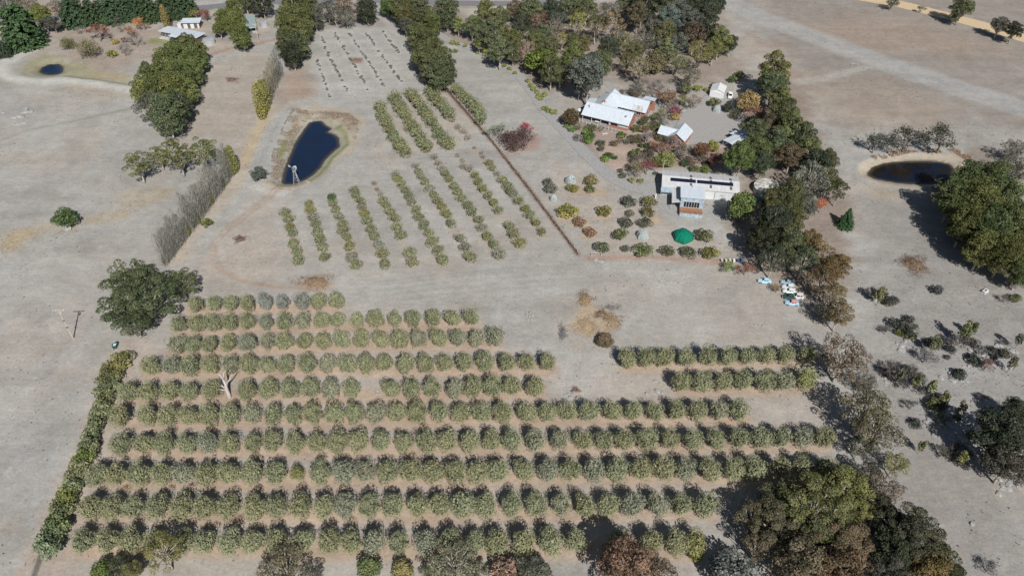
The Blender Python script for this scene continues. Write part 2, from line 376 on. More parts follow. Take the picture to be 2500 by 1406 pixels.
    area([(1300,360),(1480,430),(1530,470),(1640,540),(1800,620),(1750,650),(1450,640),(1340,480)], (.41, .335, .275), .55, 6, 4)
    line([(1440,630),(1600,628),(1780,642)], 1.4, (.38, .25, .19), .8, .8, .7)
    for a, b in ((1409,468),(1458,470),(1382,530),(1472,530),(1415,545),(1440,575),(1597,540)): area([(a-22,b-8),(a+22,b-8),(a+22,b+9),(a-22,b+9)], (.47,.33,.20), .8, 1.5, 1)
    # sparse bare spots, scald and mounds in the lower paddock
    area([(1375,800),(1400,770),(1410,730),(1450,715),(1455,745),(1510,765),(1525,800),(1490,820),(1420,830)], (.42, .32, .215), .9, 2, 2)
    area([(720,690),(790,668),(830,690),(815,715),(740,712)], (.36, .265, .185), .8, 2, 2)
    area([(1260,830),(1360,820),(1500,870),(1480,960),(1380,980),(1340,900)], PALE, .5, 8, 5)
    area([(840,670),(1400,640),(1480,690),(1380,720),(1200,800),(1180,720),(860,740)], PALE*.98, .55, 8, 5)
    for a, b in ((565,195),(870,147),(585,583)): area([(a-16,b-6),(a+16,b-6),(a+16,b+8),(a-16,b+8)], (.27, .165, .12), .8, 1.5, 1.5)
    for k in range(9): line([(690+52*k+o_, 640-26*k-0*o_) for o_ in (0,)]+[(650+50*k, 470-14*k)], .5, (.42,.35,.285), .35, .5, .5)
    for y_ in (668, 676, 688, 702, 716): line([(860, y_+30), (1050, y_+6), (1250, y_-12), (1420, y_-22)], .4, DK*1.15, .4, .5, .6)
    for y_ in (760, 775, 792, 812, 828): line([(1540, y_), (1700, y_-4), (1900, y_-6), (1960, y_)], .5, TAN, .35, .5, .6)
    for y_ in (150, 158, 168, 178): line([(700, y_+30), (740, y_+60), (775, y_+75)], .4, RED*1.1, .5, .4, .3)
    # rows of the lower grove: bare reddish soil under and in front of the trees
    for row in OL:
        line([(a, b+17) for a, b in row], 2.4, (.45, .32, .225), .8, 1.4, .9)
    for col in OM+OU:
        line([(a, b+7) for a, b in col], 1.5, (.41, .32, .245), .5, 1.2, .7)
    # boundary path beside the hedge
    line([(330,850),(300,890),(262,980),(215,1120),(150,1280),(95,1406)], 4.5, (.43, .345, .285), .75, 2, 1.4)
    line([(84,1406),(100,1360)], .5, (.12, .11, .10), .8, .3, .2)
    # right paddock track and dams
    line([(1760,0),(1850,40),(2000,95),(2120,140),(2250,185),(2400,235),(2500,265)], 7.5, (.36, .345, .335), .8, 2, 1.5)
    for o in (-8, 8): line([(1850,38+o),(2000,93+o),(2120,140+o),(2250,185+o),(2400,232+o),(2500,262+o)], .9, (.36, .345, .335), .7, .6, .5)
    line([(2110,165),(2020,190),(1950,200)], 2.5, PALE, .5, 1.5, 1)
    area([(2082,420),(2100,392),(2160,380),(2260,372),(2340,376),(2375,400),(2385,430),(2340,460),(2240,462),(2130,450)], (.46, .375, .285), .8, 2, 1)
    area([(2060,460),(2170,455),(2220,500),(2150,490)], (.41, .32, .22), .6, 4, 3)
    line([(1100,60),(1150,110),(1200,122)], 2.2, PALE, .0)
    area([(1110,20),(1260,5),(1260,40),(1140,45)], (.46, .42, .35), .8, 4, 2)
    line([(905,0),(930,40),(965,75),(1000,130),(1030,180)], 1.8, PALE*.97, .6, 1, .6)
    # wet margins of the ponds
    for k, poly in POND.items():
        i = bb(poly, 12); d = sdf_poly(X[i], Y[i], poly)
        if k == 'main':
            g = (1-sstep(3.2, 4.4, d+wob[i]))*sstep(.5, .62, fbm(X[i]+5, Y[i], 12.)); C[i] = C[i]*(1-.8*g[:, None])+GRN*1.5*.8*g[:, None]
        m = 1-sstep(1.2, 2.8, d+wob[i]*.8); C[i] = C[i]*(1-m[:, None])+np.array({'main': (.33, .30, .25), 'small': (.26, .24, .16), 'right': (.40, .34, .265)}[k])*m[:, None]
        m = 1-sstep(.0, .5, d+wob[i]*.3); C[i] = C[i]*(1-m[:, None])+np.array((.12, .10, .07))*m[:, None]
    lum = C@np.array((.3, .55, .15)); C[:] = (lum[:, None]+(C-lum[:, None])*.86)*np.array((.990, 1.007, .995))
    # fine ground irregularity of the dry sward
    C *= (.93+.14*n3+.10*(n2-.5))[:, None]
    V = np.stack([X, Y, Zz], 1)
    r, c = sh; idx = np.arange(r*c).reshape(r, c)
    F = np.stack([idx[:-1, :-1], idx[:-1, 1:], idx[1:, 1:], idx[1:, :-1]], -1).reshape(-1, 4)
    me = npmesh('ground', V, F, smooth=True)
    a = me.color_attributes.new('soil', 'FLOAT_COLOR', 'POINT')
    a.data.foreach_set('color', np.concatenate([C, np.ones((len(C), 1))], 1).astype(np.float32).ravel())
    m = bpy.data.materials.new('dry_paddock'); m.use_nodes = True; n = m.node_tree.nodes; l = m.node_tree.links
    b = n['Principled BSDF']; b.inputs['Roughness'].default_value = 1; b.inputs['Specular IOR Level'].default_value = .05
    at = n.new('ShaderNodeAttribute'); at.attribute_name = 'soil'; tc = n.new('ShaderNodeTexCoord')
    def noise(sc, det, rg=.6, stretch=None):
        t = n.new('ShaderNodeTexNoise'); t.inputs['Scale'].default_value = sc; t.inputs['Detail'].default_value = det; t.inputs['Roughness'].default_value = rg
        if stretch:
            mp = n.new('ShaderNodeMapping'); mp.inputs['Scale'].default_value = stretch; mp.inputs['Rotation'].default_value = (0, 0, .2)
            l.new(tc.outputs['Object'], mp.inputs[0]); l.new(mp.outputs[0], t.inputs['Vector'])
        else: l.new(tc.outputs['Object'], t.inputs['Vector'])
        return t
    def rng(t, lo, hi, a0=.3, a1=.7):
        r_ = n.new('ShaderNodeMapRange'); r_.inputs['From Min'].default_value = a0; r_.inputs['From Max'].default_value = a1
        r_.inputs['To Min'].default_value = lo; r_.inputs['To Max'].default_value = hi; l.new(t.outputs['Fac'], r_.inputs['Value']); return r_
    def mul(a_, b_):
        k = n.new('ShaderNodeMath'); k.operation = 'MULTIPLY'; l.new(a_.outputs[0], k.inputs[0]); l.new(b_.outputs[0], k.inputs[1]); return k
    f4 = rng(noise(.10, 4, .6, (.22, 1.5, 1)), .91, 1.09); f1 = rng(noise(1.5, 6, .8), .82, 1.18); f2 = rng(noise(.16, 5, .7), .90, 1.10); f3 = rng(noise(.6, 5, .75, (.7, 1.2, 1)), .88, 1.12)
    k = mul(mul(mul(f1, f2), f3), f4)
    sc = n.new('ShaderNodeVectorMath'); sc.operation = 'SCALE'; l.new(at.outputs['Color'], sc.inputs[0]); l.new(k.outputs[0], sc.inputs['Scale'])
    mx = n.new('ShaderNodeMixRGB'); mx.blend_type = 'MULTIPLY'; mx.inputs['Color2'].default_value = (1.05, .98, .89, 1)
    l.new(rng(noise(.45, 5, .75), 0, .9, .45, .7).outputs[0], mx.inputs['Fac']); l.new(sc.outputs[0], mx.inputs['Color1'])
    l.new(mx.outputs[0], b.inputs['Base Color'])
    bp = n.new('ShaderNodeBump'); bp.inputs['Strength'].default_value = .35; bp.inputs['Distance'].default_value = .25
    l.new(noise(1.6, 5, .7).outputs['Fac'], bp.inputs['Height']); l.new(bp.outputs[0], b.inputs['Normal'])
    o = put('ground', me, None, m); o['kind'] = 'structure'

# ------------------------------------------------------------------ water, roads
def build_water():
    m = bpy.data.materials.new('dam_water'); m.use_nodes = True; n = m.node_tree.nodes; l = m.node_tree.links
    b = n['Principled BSDF']; b.inputs['Roughness'].default_value = .09
    oi = n.new('ShaderNodeObjectInfo'); no = n.new('ShaderNodeTexNoise'); no.inputs['Scale'].default_value = .16; no.inputs['Detail'].default_value = 3
    tc = n.new('ShaderNodeTexCoord'); l.new(tc.outputs['Object'], no.inputs['Vector'])
    mr = n.new('ShaderNodeMapRange'); mr.inputs['From Min'].default_value = .42; mr.inputs['From Max'].default_value = .6; l.new(no.outputs['Fac'], mr.inputs['Value'])
    mm = n.new('ShaderNodeMath'); mm.operation = 'MULTIPLY'; l.new(mr.outputs[0], mm.inputs[0]); l.new(oi.outputs['Alpha'], mm.inputs[1])
    mx = n.new('ShaderNodeMixRGB'); l.new(mm.outputs[0], mx.inputs['Fac']); l.new(oi.outputs['Color'], mx.inputs['Color1']); mx.inputs['Color2'].default_value = (.016, .012, .006, 1)
    l.new(mx.outputs[0], b.inputs['Base Color'])
    rp = n.new('ShaderNodeTexNoise'); rp.inputs['Scale'].default_value = 2.2; l.new(tc.outputs['Object'], rp.inputs['Vector'])
    bp = n.new('ShaderNodeBump'); bp.inputs['Strength'].default_value = .12; bp.inputs['Distance'].default_value = .05
    l.new(rp.outputs['Fac'], bp.inputs['Height']); l.new(bp.outputs[0], b.inputs['Normal'])
    sh_ = n.new('ShaderNodeAttribute'); sh_.attribute_name = 'depth'
    mx2 = n.new('ShaderNodeMixRGB'); l.new(sh_.outputs['Fac'], mx2.inputs['Fac']); mx2.inputs['Color1'].default_value = (.075, .062, .040, 1); l.new(mx.outputs[0], mx2.inputs['Color2']); l.new(mx2.outputs[0], b.inputs['Base Color'])
    for k, poly in POND.items():
        area = sum(poly[i-1][0]*poly[i][1]-poly[i][0]*poly[i-1][1] for i in range(len(poly))); P_ = poly if area > 0 else poly[::-1]; n_ = len(P_); V = []; dep = []
        for off, dv in ((.8, 0.), (-.1, 0.), (-1.5, 1.)):
            for i, p in enumerate(P_):
                a = P_[i-1]; c = P_[(i+1) % n_]; tx, ty = c[0]-a[0], c[1]-a[1]; L = math.hypot(tx, ty)
                V.append((p[0]+ty/L*off, p[1]-tx/L*off, WZ)); dep.append(dv)
        F = [(k_*n_+i, k_*n_+(i+1) % n_, (k_+1)*n_+(i+1) % n_, (k_+1)*n_+i) for k_ in range(2) for i in range(n_)]+[tuple(range(2*n_, 3*n_))]
        me = bpy.data.meshes.new('water'); me.from_pydata(V, [], F); me.update(); at = me.attributes.new('depth', 'FLOAT', 'POINT'); at.data.foreach_set('value', dep)
        o = put('water', me, None, m); o['kind'] = 'structure'
        o.color = {'main': (.010, .022, .055, .25), 'small': (.016, .034, .080, .25), 'right': (.007, .011, .026, 1.)}[k]

def road_mat(name, base, base2):
    m = mat(name, base, 1., var=.2, scale=2.2, spec=.1); n = m.node_tree.nodes; l = m.node_tree.links
    at = n.new('ShaderNodeAttribute'); at.attribute_name = 'edge'
    no = n.new('ShaderNodeTexNoise'); no.inputs['Scale'].default_value = .7; no.inputs['Detail'].default_value = 5
    tc = n.new('ShaderNodeTexCoord'); l.new(tc.outputs['Object'], no.inputs['Vector'])
    ad = n.new('ShaderNodeMath'); ad.operation = 'SUBTRACT'; l.new(at.outputs['Fac'], ad.inputs[0]); l.new(no.outputs['Fac'], ad.inputs[1])
    mr = n.new('ShaderNodeMapRange'); mr.inputs['From Min'].default_value = -.3; mr.inputs['From Max'].default_value = .15; l.new(ad.outputs[0], mr.inputs['Value'])
    l.new(mr.outputs[0], n['Principled BSDF'].inputs['Alpha'])
    return m
def road(name, px, wd, m, lift=.035):
    pts = [Vector(p) for p in pline(px)]; dense = []
    for a, b in zip(pts[:-1], pts[1:]):
        k = max(2, int((b-a).length/1.5)); dense += [a.lerp(b, i/k) for i in range(k)]
    dense.append(pts[-1])
    for _ in range(6): dense = [dense[0]]+[(dense[i-1]+dense[i]*2+dense[i+1])/4 for i in range(1, len(dense)-1)]+[dense[-1]]
    V, E, F = [], [], []; cr = (-1.15, -.8, -.3, .3, .8, 1.15)
    for i, p in enumerate(dense):
        d = (dense[min(i+1, len(dense)-1)]-dense[max(i-1, 0)]).normalized(); nrm = Vector((-d.y, d.x))
        wv = wd[0]+(wd[1]-wd[0])*i/len(dense) if isinstance(wd, tuple) else wd
        for c in cr:
            s = p+nrm*wv*.5*c; V.append((s.x, s.y, Z(s.x, s.y)+lift)); E.append(0. if abs(c) > 1 else 1.)
    k = len(cr)
    for i in range(len(dense)-1):
        for j in range(k-1): F.append((i*k+j, (i+1)*k+j, (i+1)*k+j+1, i*k+j+1)[::-1])
    me = npmesh(name, V, F, smooth=True); a = me.attributes.new('edge', 'FLOAT', 'POINT'); a.data.foreach_set('value', np.array(E, np.float32))
    o = put(name, me, None, m); o['kind'] = 'structure'; return o
def yard(name, px, m, lift=.05):
    pts = pline(px); cx = sum(p[0] for p in pts)/len(pts); cy = sum(p[1] for p in pts)/len(pts)
    rings = (0, .45, .85, 1.0, 1.12); n = len(pts)*4; ring = []
    for i in range(n):
        a = pts[i//4]; b = pts[(i//4+1) % len(pts)]; t = (i % 4)/4; ring.append((a[0]+(b[0]-a[0])*t, a[1]+(b[1]-a[1])*t))
    V, E, F = [], [], []
    for r in rings:
        for x, y in ring:
            wv = 1+.22*(float(vnoise(x, y, 4.))-.5)*(r > .5); x2, y2 = cx+(x-cx)*r*wv, cy+(y-cy)*r*wv; V.append((x2, y2, Z(x2, y2)+lift)); E.append(0. if r > 1.05 else 1.)
    for k in range(len(rings)-1):
        for i in range(n): F.append((k*n+i, k*n+(i+1) % n, (k+1)*n+(i+1) % n, (k+1)*n+i))
    ar = sum(ring[i-1][0]*ring[i][1]-ring[i][0]*ring[i-1][1] for i in range(n))
    if ar > 0: F = [f[::-1] for f in F]
    me = npmesh(name, V, F, smooth=True); a = me.attributes.new('edge', 'FLOAT', 'POINT'); a.data.foreach_set('value', np.array(E, np.float32))
    o = put(name, me, None, m); o['kind'] = 'structure'

# ------------------------------------------------------------------ tree prototypes
def unit(v): return v/np.maximum(np.linalg.norm(v, axis=-1, keepdims=True), 1e-9)
class Leaves:
    def __init__(s, seed): s.r = np.random.RandomState(seed); s.V = []; s.T = []
    def add(s, P, Nn, Ax, ln, wd, tone):
        """rhombus sprays at P, normal Nn, long axis close to Ax"""
        Nn = unit(Nn); A = unit(Ax-Nn*np.sum(Ax*Nn, 1, keepdims=True)); B = np.cross(Nn, A)
        ln = np.asarray(ln)[:, None]*.5; wd = np.asarray(wd)[:, None]*.5
        s.V.append(np.stack([P+A*ln, P+B*wd, P-A*ln, P-B*wd], 1)); s.T.append(tone)
    def puff(s, c, rad, n, size, tone=.5, zlo=-.5, asp=.6, flat=.8, upright=.3, rnd=.8, tn=.27):
        r = s.r; d = unit(r.randn(int(n*1.8), 3)); d = d[d[:, 2] > zlo][:n]; k = len(d)
        rr = .62+.45*r.rand(k)**.6
        P = np.asarray(c)+d*rr[:, None]*np.array(rad)*np.array((1, 1, flat))
        Nn = d*.7+r.randn(k, 3)*rnd*.55+np.array((0, 0, .25))
        Ax = r.randn(k, 3)*.7+np.array((0, 0, upright))+d*upright
        sz = size*(.6+.8*r.rand(k))
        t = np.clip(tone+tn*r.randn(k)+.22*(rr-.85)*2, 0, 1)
        s.add(P, Nn, Ax, sz, sz*asp, t)
    def mesh(s, name):
        V = np.concatenate(s.V).reshape(-1, 3); T = np.concatenate(s.T)
        F = np.arange(len(V)).reshape(-1, 4)
        return npmesh(name, V, F, T)
PROTO = {}
def reg(kind, trunk, crown, Rr, zc, bark, tm=None):
    trunk.materials.append(bark); crown.materials.append(FOL)
    PROTO.setdefault(kind, []).append((trunk, crown, Rr, zc))
def crown_tree(kind, seed, Rr, H, zb, npuff, pr, n, size, bark, flat=.8, asp=.6, upright=.3, fork=.55, spread=.85, tr=.28, zlo=-.5, limb=1.0, shell=(.45, .95), topheavy=0., trunkw=None, core=0, tv=.3, tn=.25, rnd=.8):
    r = random.Random(seed); L = Leaves(seed); mb = MB()
    zc = (H+zb)/2; Rz = (H-zb)/2
    cs = []
    for i in range(npuff):
        best = None
        for _ in range(14):
            zz = r.uniform(-.75+topheavy, 1); th = r.uniform(0, 6.283); k = r.uniform(*shell)
            rr = math.sqrt(max(0, 1-min(zz*zz, .96)))*k
            c = (rr*math.cos(th)*(Rr-pr*.55)*spread/.85, rr*math.sin(th)*(Rr-pr*.55)*spread/.85, zc+zz*k*(Rz-pr*flat*.5))
            m = min([((c[0]-b[0])**2+(c[1]-b[1])**2+(c[2]-b[2])**2) for b in cs], default=99)
            if best is None or m > best[0]: best = (m, c)
        cs.append(best[1])
    lean = (r.uniform(-.06, .06)*H, r.uniform(-.06, .06)*H)
    fz = max(.3, zb*fork+.1*H*0)
    tw = trunkw or tr
    mb.tube([(0, 0, -.4), (lean[0]*.2, lean[1]*.2, fz*.5), (lean[0]*.5, lean[1]*.5, fz), (lean[0], lean[1], zc)], [tw*1.25, tw, tw*.85, tw*.35], 7)
    for c in cs:
        h0 = r.uniform(.0, .7); a = Vector((lean[0]*(.5+.5*h0), lean[1]*(.5+.5*h0), fz+(zc-fz)*h0)); e = Vector(c)
        if (e-a).length < .4: continue
        m1 = a.lerp(e, .4)+Vector((r.uniform(-.4, .4), r.uniform(-.4, .4), -.05*H*r.random()+.3))*.5*limb
        m2 = a.lerp(e, .75)+Vector((r.uniform(-.3, .3), r.uniform(-.3, .3), .1))*.5*limb
        b0 = tw*.5*limb; mb.tube([a, m1, m2, e+Vector((0, 0, pr*.35))], [b0, b0*.75, b0*.5, b0*.15], 5)
    if core: L.puff((0, 0, zc), (Rr*.62, Rr*.62, Rz*.62), core, size*1.8, .12, -.9, .7, 1., 0.)  # dark inner leaves added so the crown's cast shadow has no holes
    for c in cs:
        rad = pr*r.uniform(.7, 1.25)
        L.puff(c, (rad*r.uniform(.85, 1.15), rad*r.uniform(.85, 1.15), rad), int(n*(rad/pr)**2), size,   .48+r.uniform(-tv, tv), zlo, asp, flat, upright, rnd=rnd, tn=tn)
    reg(kind, mb.mesh(kind+'_trunk', True), L.mesh(kind+'_crown'), Rr, zc, bark)
def conifer(kind, seed, Rr, H, n_whorl, dens, bark, size=.5, power=.8):
    r = random.Random(seed); L = Leaves(seed); rs = L.r; mb = MB()
    mb.tube([(0, 0, -.4), (0, 0, H*.5), (0, 0, H*.97)], [Rr*.07, Rr*.045, .03], 7)
    for i in range(n_whorl):
        f = (i+.5)/n_whorl; z = H*(.06+.92*f); ln = Rr*(1-f)**power*r.uniform(.85, 1.1)+.15
        nb = max(5, int(9*(1-f)+4))
        for j in range(nb):
            th = 6.283*(j+r.random()*.7)/nb+i; dv = np.array((math.cos(th), math.sin(th), -.12+.25*f)); k = int(dens*(.5+ln/Rr))
            if f < .9: mb.tube([(0, 0, z), tuple(np.array((0, 0, z))+dv*ln*.8)], [.05, .015], 4)
            t = rs.rand(k)**.7; P = np.array((0, 0, z))+dv*ln*t[:, None]+rs.randn(k, 3)*np.array((.16, .16, .14))*Rr*.45*(.4+.6*(1-f))
            Nn = rs.randn(k, 3)*.5+np.array((0, 0, .6))+dv*.5; Ax = dv+rs.randn(k, 3)*.4
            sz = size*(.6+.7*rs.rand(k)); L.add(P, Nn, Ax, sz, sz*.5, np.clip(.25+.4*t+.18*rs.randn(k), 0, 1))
    reg(kind, mb.mesh(kind+'_trunk', True), L.mesh(kind+'_crown'), Rr, H*.42, bark)
def poplar(kind, seed, Rr, H, n, leafy, bark):
    r = random.Random(seed); L = Leaves(seed); rs = L.r; mb = MB()
    mb.tube([(0, 0, -.3), (r.uniform(-.1, .1), 0, H*.5), (0, r.uniform(-.1, .1), H)], [.13, .08, .015], 6)
    for i in range(16):
        z = H*r.uniform(.05, .7); th = r.uniform(0, 6.283); e = Rr*r.uniform(.5, .95)
        mb.tube([(0, 0, z), (math.cos(th)*e*.6, math.sin(th)*e*.6, z+H*.1), (math.cos(th)*e, math.sin(th)*e, z+H*.25)], [.04, .03, .01], 4)
    h = rs.rand(n); rad = Rr*np.sqrt(np.clip(np.sin(np.pi*np.clip(.12+.86*h, 0, 1)), 0, 1))*(rs.rand(n)**.5); th = rs.rand(n)*6.283
    P = np.stack([rad*np.cos(th), rad*np.sin(th), .3+h*H*.97], 1); out = np.stack([np.cos(th), np.sin(th), 0*th], 1)
    Nn = out+rs.randn(n, 3)*.5; Ax = np.array((0, 0, 1.))+out*.25+rs.randn(n, 3)*.12
    ln = (.9+.9*rs.rand(n)) if not leafy else .3+.3*rs.rand(n); wd = .025+.03*rs.rand(n) if not leafy else ln*.7
    if leafy: Ax = rs.randn(n, 3)
    L.add(P, Nn, Ax, ln, wd, np.clip(.5+.2*rs.randn(n), 0, 1))
    if not leafy:
        m = n//8; h = rs.rand(m)*.75; rad = Rr*rs.rand(m)**.5*.9; th = rs.rand(m)*6.283
        P = np.stack([rad*np.cos(th), rad*np.sin(th), .2+h*H], 1); sz = .22+.2*rs.rand(m); L.add(P, rs.randn(m, 3), rs.randn(m, 3), sz, sz*.7, .1+.2*rs.rand(m))
    reg(kind, mb.mesh(kind+'_trunk', True), L.mesh(kind+'_crown'), Rr, H*.5, bark)
def bare_tree(kind, seed, Rr, H, n, bark, leaf=0, twig=.7):
    r = random.Random(seed); L = Leaves(seed); rs = L.r; mb = MB(); tips = []
    def br(p, d, ln, rad, lv):
        e = p+d*ln; mid = p.lerp(e, .5)+Vector((r.uniform(-1, 1), r.uniform(-1, 1), 0))*ln*.06
        mb.tube([p, mid, e], [rad, rad*.8, rad*.55], 5 if lv < 2 else 4)
        if lv >= 3: tips.append((e, d)); return
        for _ in range(3 if lv else 5):
            nd = (d+Vector((r.uniform(-1, 1), r.uniform(-1, 1), r.uniform(-.25, .7)))*.85).normalized(); br(e, nd, ln*r.uniform(.6, .85), rad*.55, lv+1)
    br(Vector((0, 0, -.2)), Vector((0, 0, 1)), H*.25, H*.025, 0)
    T = np.array([tuple(t[0]) for t in tips]); D = np.array([tuple(t[1]) for t in tips])
    sc = Rr/np.percentile(np.hypot(T[:, 0], T[:, 1]), 90); sz_ = H*.92/np.percentile(T[:, 2], 95)
    mb.v = [(a*sc, b*sc, c*sz_) for a, b, c in mb.v]; T *= np.array((sc, sc, sz_))
    i = rs.randint(0, len(T), n); P = T[i]+rs.randn(n, 3)*Rr*.14; Ax = D[i]+rs.randn(n, 3)*.5
    L.add(P, rs.randn(n, 3), Ax, twig*(.6+.8*rs.rand(n)), .05+.04*rs.rand(n), np.clip(.5+.2*rs.randn(n), 0, 1))
    if leaf:
        i = rs.randint(0, len(T), leaf); P = T[i]+rs.randn(leaf, 3)*Rr*.14; s_ = .25+.25*rs.rand(leaf); L.add(P, rs.randn(leaf, 3)+np.array((0, 0, .4)), rs.randn(leaf, 3), s_, s_*.7, np.clip(.6+.2*rs.randn(leaf), 0, 1))
    reg(kind, mb.mesh(kind+'_trunk', True), L.mesh(kind+'_crown'), Rr, H*.55, bark)

def build_protos():
    for i in range(7): crown_tree('olive', 100+i, 2.5, 4.5, .3, 19, 1.0, 115, .40, BARKG, flat=.95, asp=.32, upright=1.1, zlo=-.7, tr=.13, shell=(.55, .95), limb=.7, core=220, tv=.12, tn=.12, rnd=.5)
    for i in range(6): crown_tree('olive_young', 120+i, 1.75, 2.5, .15, 9, .8, 75, .36, BARKG, flat=.9, asp=.32, upright=.9, zlo=-.6, tr=.07, shell=(.4, .9), limb=.6, core=60, tv=.12, tn=.13, rnd=.5)
    for i in range(3): crown_tree('olive_thin', 130+i, 1.5, 2.3, .25, 7, .65, 38, .36, BARKG, flat=.9, asp=.28, upright=.9, zlo=-.6, tr=.06, shell=(.4, .95), limb=.8, tv=.15)
    for i in range(5): crown_tree('gum_dense', 140+i, 4.6, 14, 1.2, 62, 1.28, 200, .38, BARKW, flat=.85, zlo=-.3, tr=.32, fork=1.2, shell=(.45, 1.), core=160)
    for i in range(5): crown_tree('gum', 150+i, 4.6, 11.5, 2.4, 40, 1.12, 200, .36, BARKW, flat=.75, zlo=-.3, tr=.28, fork=1., shell=(.4, 1.), topheavy=.15, core=70)
    for i in range(5): crown_tree('gum_open', 160+i, 4.8, 12, 3.2, 26, 1.08, 130, .35, BARKW, flat=.65, zlo=-.2, tr=.26, fork=.75, shell=(.55, 1.), topheavy=.3, limb=1.2)
    for i in range(2): crown_tree('gum_big', 170+i, 8.5, 14, 3.0, 56, 1.5, 330, .38, BARKW, flat=.5, zlo=-.15, tr=.5, fork=.5, shell=(.45, 1.), topheavy=.1, limb=1.3)
    for i in range(3): crown_tree('gum_wispy', 180+i, 4.8, 10, 2.4, 32, 1.12, 100, .34, BARKW, flat=.7, zlo=-.6, tr=.22, fork=.6, shell=(.45, 1.), limb=1.2)
    for i in range(3): crown_tree('round_tree', 190+i, 3.2, 5.6, .7, 24, 1.05, 130, .42, BARKB, flat=.9, zlo=-.5, tr=.18, shell=(.6, .92), limb=.6)
    bare_tree('purple_dome', 310, 3.4, 2.6, 2600, BARKB, 500, twig=.6)
    for i in range(4): crown_tree('shrub', 200+i, 1.5, 1.7, .02, 10, .6, 75, .30, BARKB, flat=.8, zlo=-.2, tr=.06, shell=(.45, .95), limb=.4)
    for i in range(4): crown_tree('fruit_tree', 210+i, 2.1, 2.5, .1, 12, .8, 80, .36, BARKB, flat=.8, zlo=-.3, tr=.07, shell=(.45, .95), limb=.5)
    for i in range(3): crown_tree('sapling', 220+i, .95, 3.6, .7, 9, .45, 55, .32, BARKG, flat=1.1, zlo=-.8, tr=.05, shell=(.3, .9), limb=.4)
    for i in range(2): crown_tree('willow', 230+i, 3.6, 5.6, .6, 24, 1.0, 110, .5, BARKB, flat=1.2, asp=.25, upright=-1.2, zlo=-.9, tr=.2, shell=(.6, .95), limb=.7)
    for i in range(3): conifer('pine', 240+i, 5.2, 12, 15, 60, BARKB, .8, .38)
    conifer('fir', 250, 2.9, 7.2, 14, 40, BARKB, .42, .9)
    for i in range(4): poplar('poplar_bare', 260+i, 1.35, 9.5, 560, False, BARKG)
    for i in range(2): poplar('poplar_leafy', 270+i, 1.9, 12, 1700, True, BARKG)
    for i in range(3): bare_tree('bare_tree', 280+i, 3., 4.6, 750, BARKG, 0)
    for i in range(2): bare_tree('half_bare', 290+i, 3., 4.8, 450, BARKG, 420)
    for i in range(3): bare_tree('vine', 300+i, .75, .8, 110, BARKB, 40, twig=.35)

_cnt = {}
def plant(kind, px, py, wpx, color, label, cat='tree', name=None, group=None, jit=.10, ztop=None, bark=None, zs=1.0, var=None, base=False):
    """px,py: where the middle of the crown shows in the photograph; wpx: its width there"""
    pr = PROTO[kind]; i = R.randrange(len(pr)) if var is None else var
    trunk, crown, Rr, zc = pr[i]
    wpx *= {'shrub': 1.22, 'half_bare': 1.2, 'bare_tree': 1.1, 'fruit_tree': 1.08, 'gum_wispy': 1.12}.get(kind, 1.)
    z = zc*zs
    for _ in range(3):
        ppm = PPM(px, py, 0 if base else z); s = (wpx/2/ppm)/Rr; z = zc*s*zs
    x, y = G(px, py, 0 if base else z); g = Z(x, y)
    o = thing(name or 'tree', label, cat, (x, y, g), R.uniform(0, 6.283), group)
    o.scale = (s*R.uniform(.94, 1.06), s*R.uniform(.94, 1.06), s*zs)
    put('trunk', trunk, o)
    c = put('crown', crown, o); k = 1+R.uniform(-jit, jit); h = R.uniform(-jit, jit)*.6
    c.color = (color[0]*k*(1+h), color[1]*k, color[2]*k*(1-h), 1)
    return o
ONES = ['', 'first', 'second', 'third', 'fourth', 'fifth', 'sixth', 'seventh', 'eighth', 'ninth', 'tenth', 'eleventh', 'twelfth', 'thirteenth', 'fourteenth', 'fifteenth', 'sixteenth', 'seventeenth', 'eighteenth', 'nineteenth']
def ordn(i):
    if i < 20: return ONES[i]
    t, u = divmod(i, 10); T = {2: 'twent', 3: 'thirt', 4: 'fort', 5: 'fift', 6: 'sixt', 7: 'sevent', 8: 'eight', 9: 'ninet'}[t]
    return T+'ieth' if u == 0 else T+'y-'+ONES[u]
def grp(items, look, where, name='gum_tree', cat='tree', group=None, order='front', kind='gum', color=(.08, .09, .03), **kw):
    """items: (px,py,w[,kind[,color]]) ; each gets an ordinal label"""
    it = sorted(items, key=(lambda t: -t[1]) if order == 'front' else (lambda t: t[0]))
    for i, t in enumerate(it):
        kd = t[3] if len(t) > 3 and t[3] else kind; c = t[4] if len(t) > 4 else color
        lk = t[5] if len(t) > 5 else look
        if len(it) == 1: lab = f'{lk} {where}'
        else: lab = f'{lk}, {ordn(i+1)} {"nearest" if order == "front" else "from left"} {where}'
        plant(kd, t[0], t[1], t[2], c, lab, cat, name, group or (where if len(it) > 1 else None), **kw)
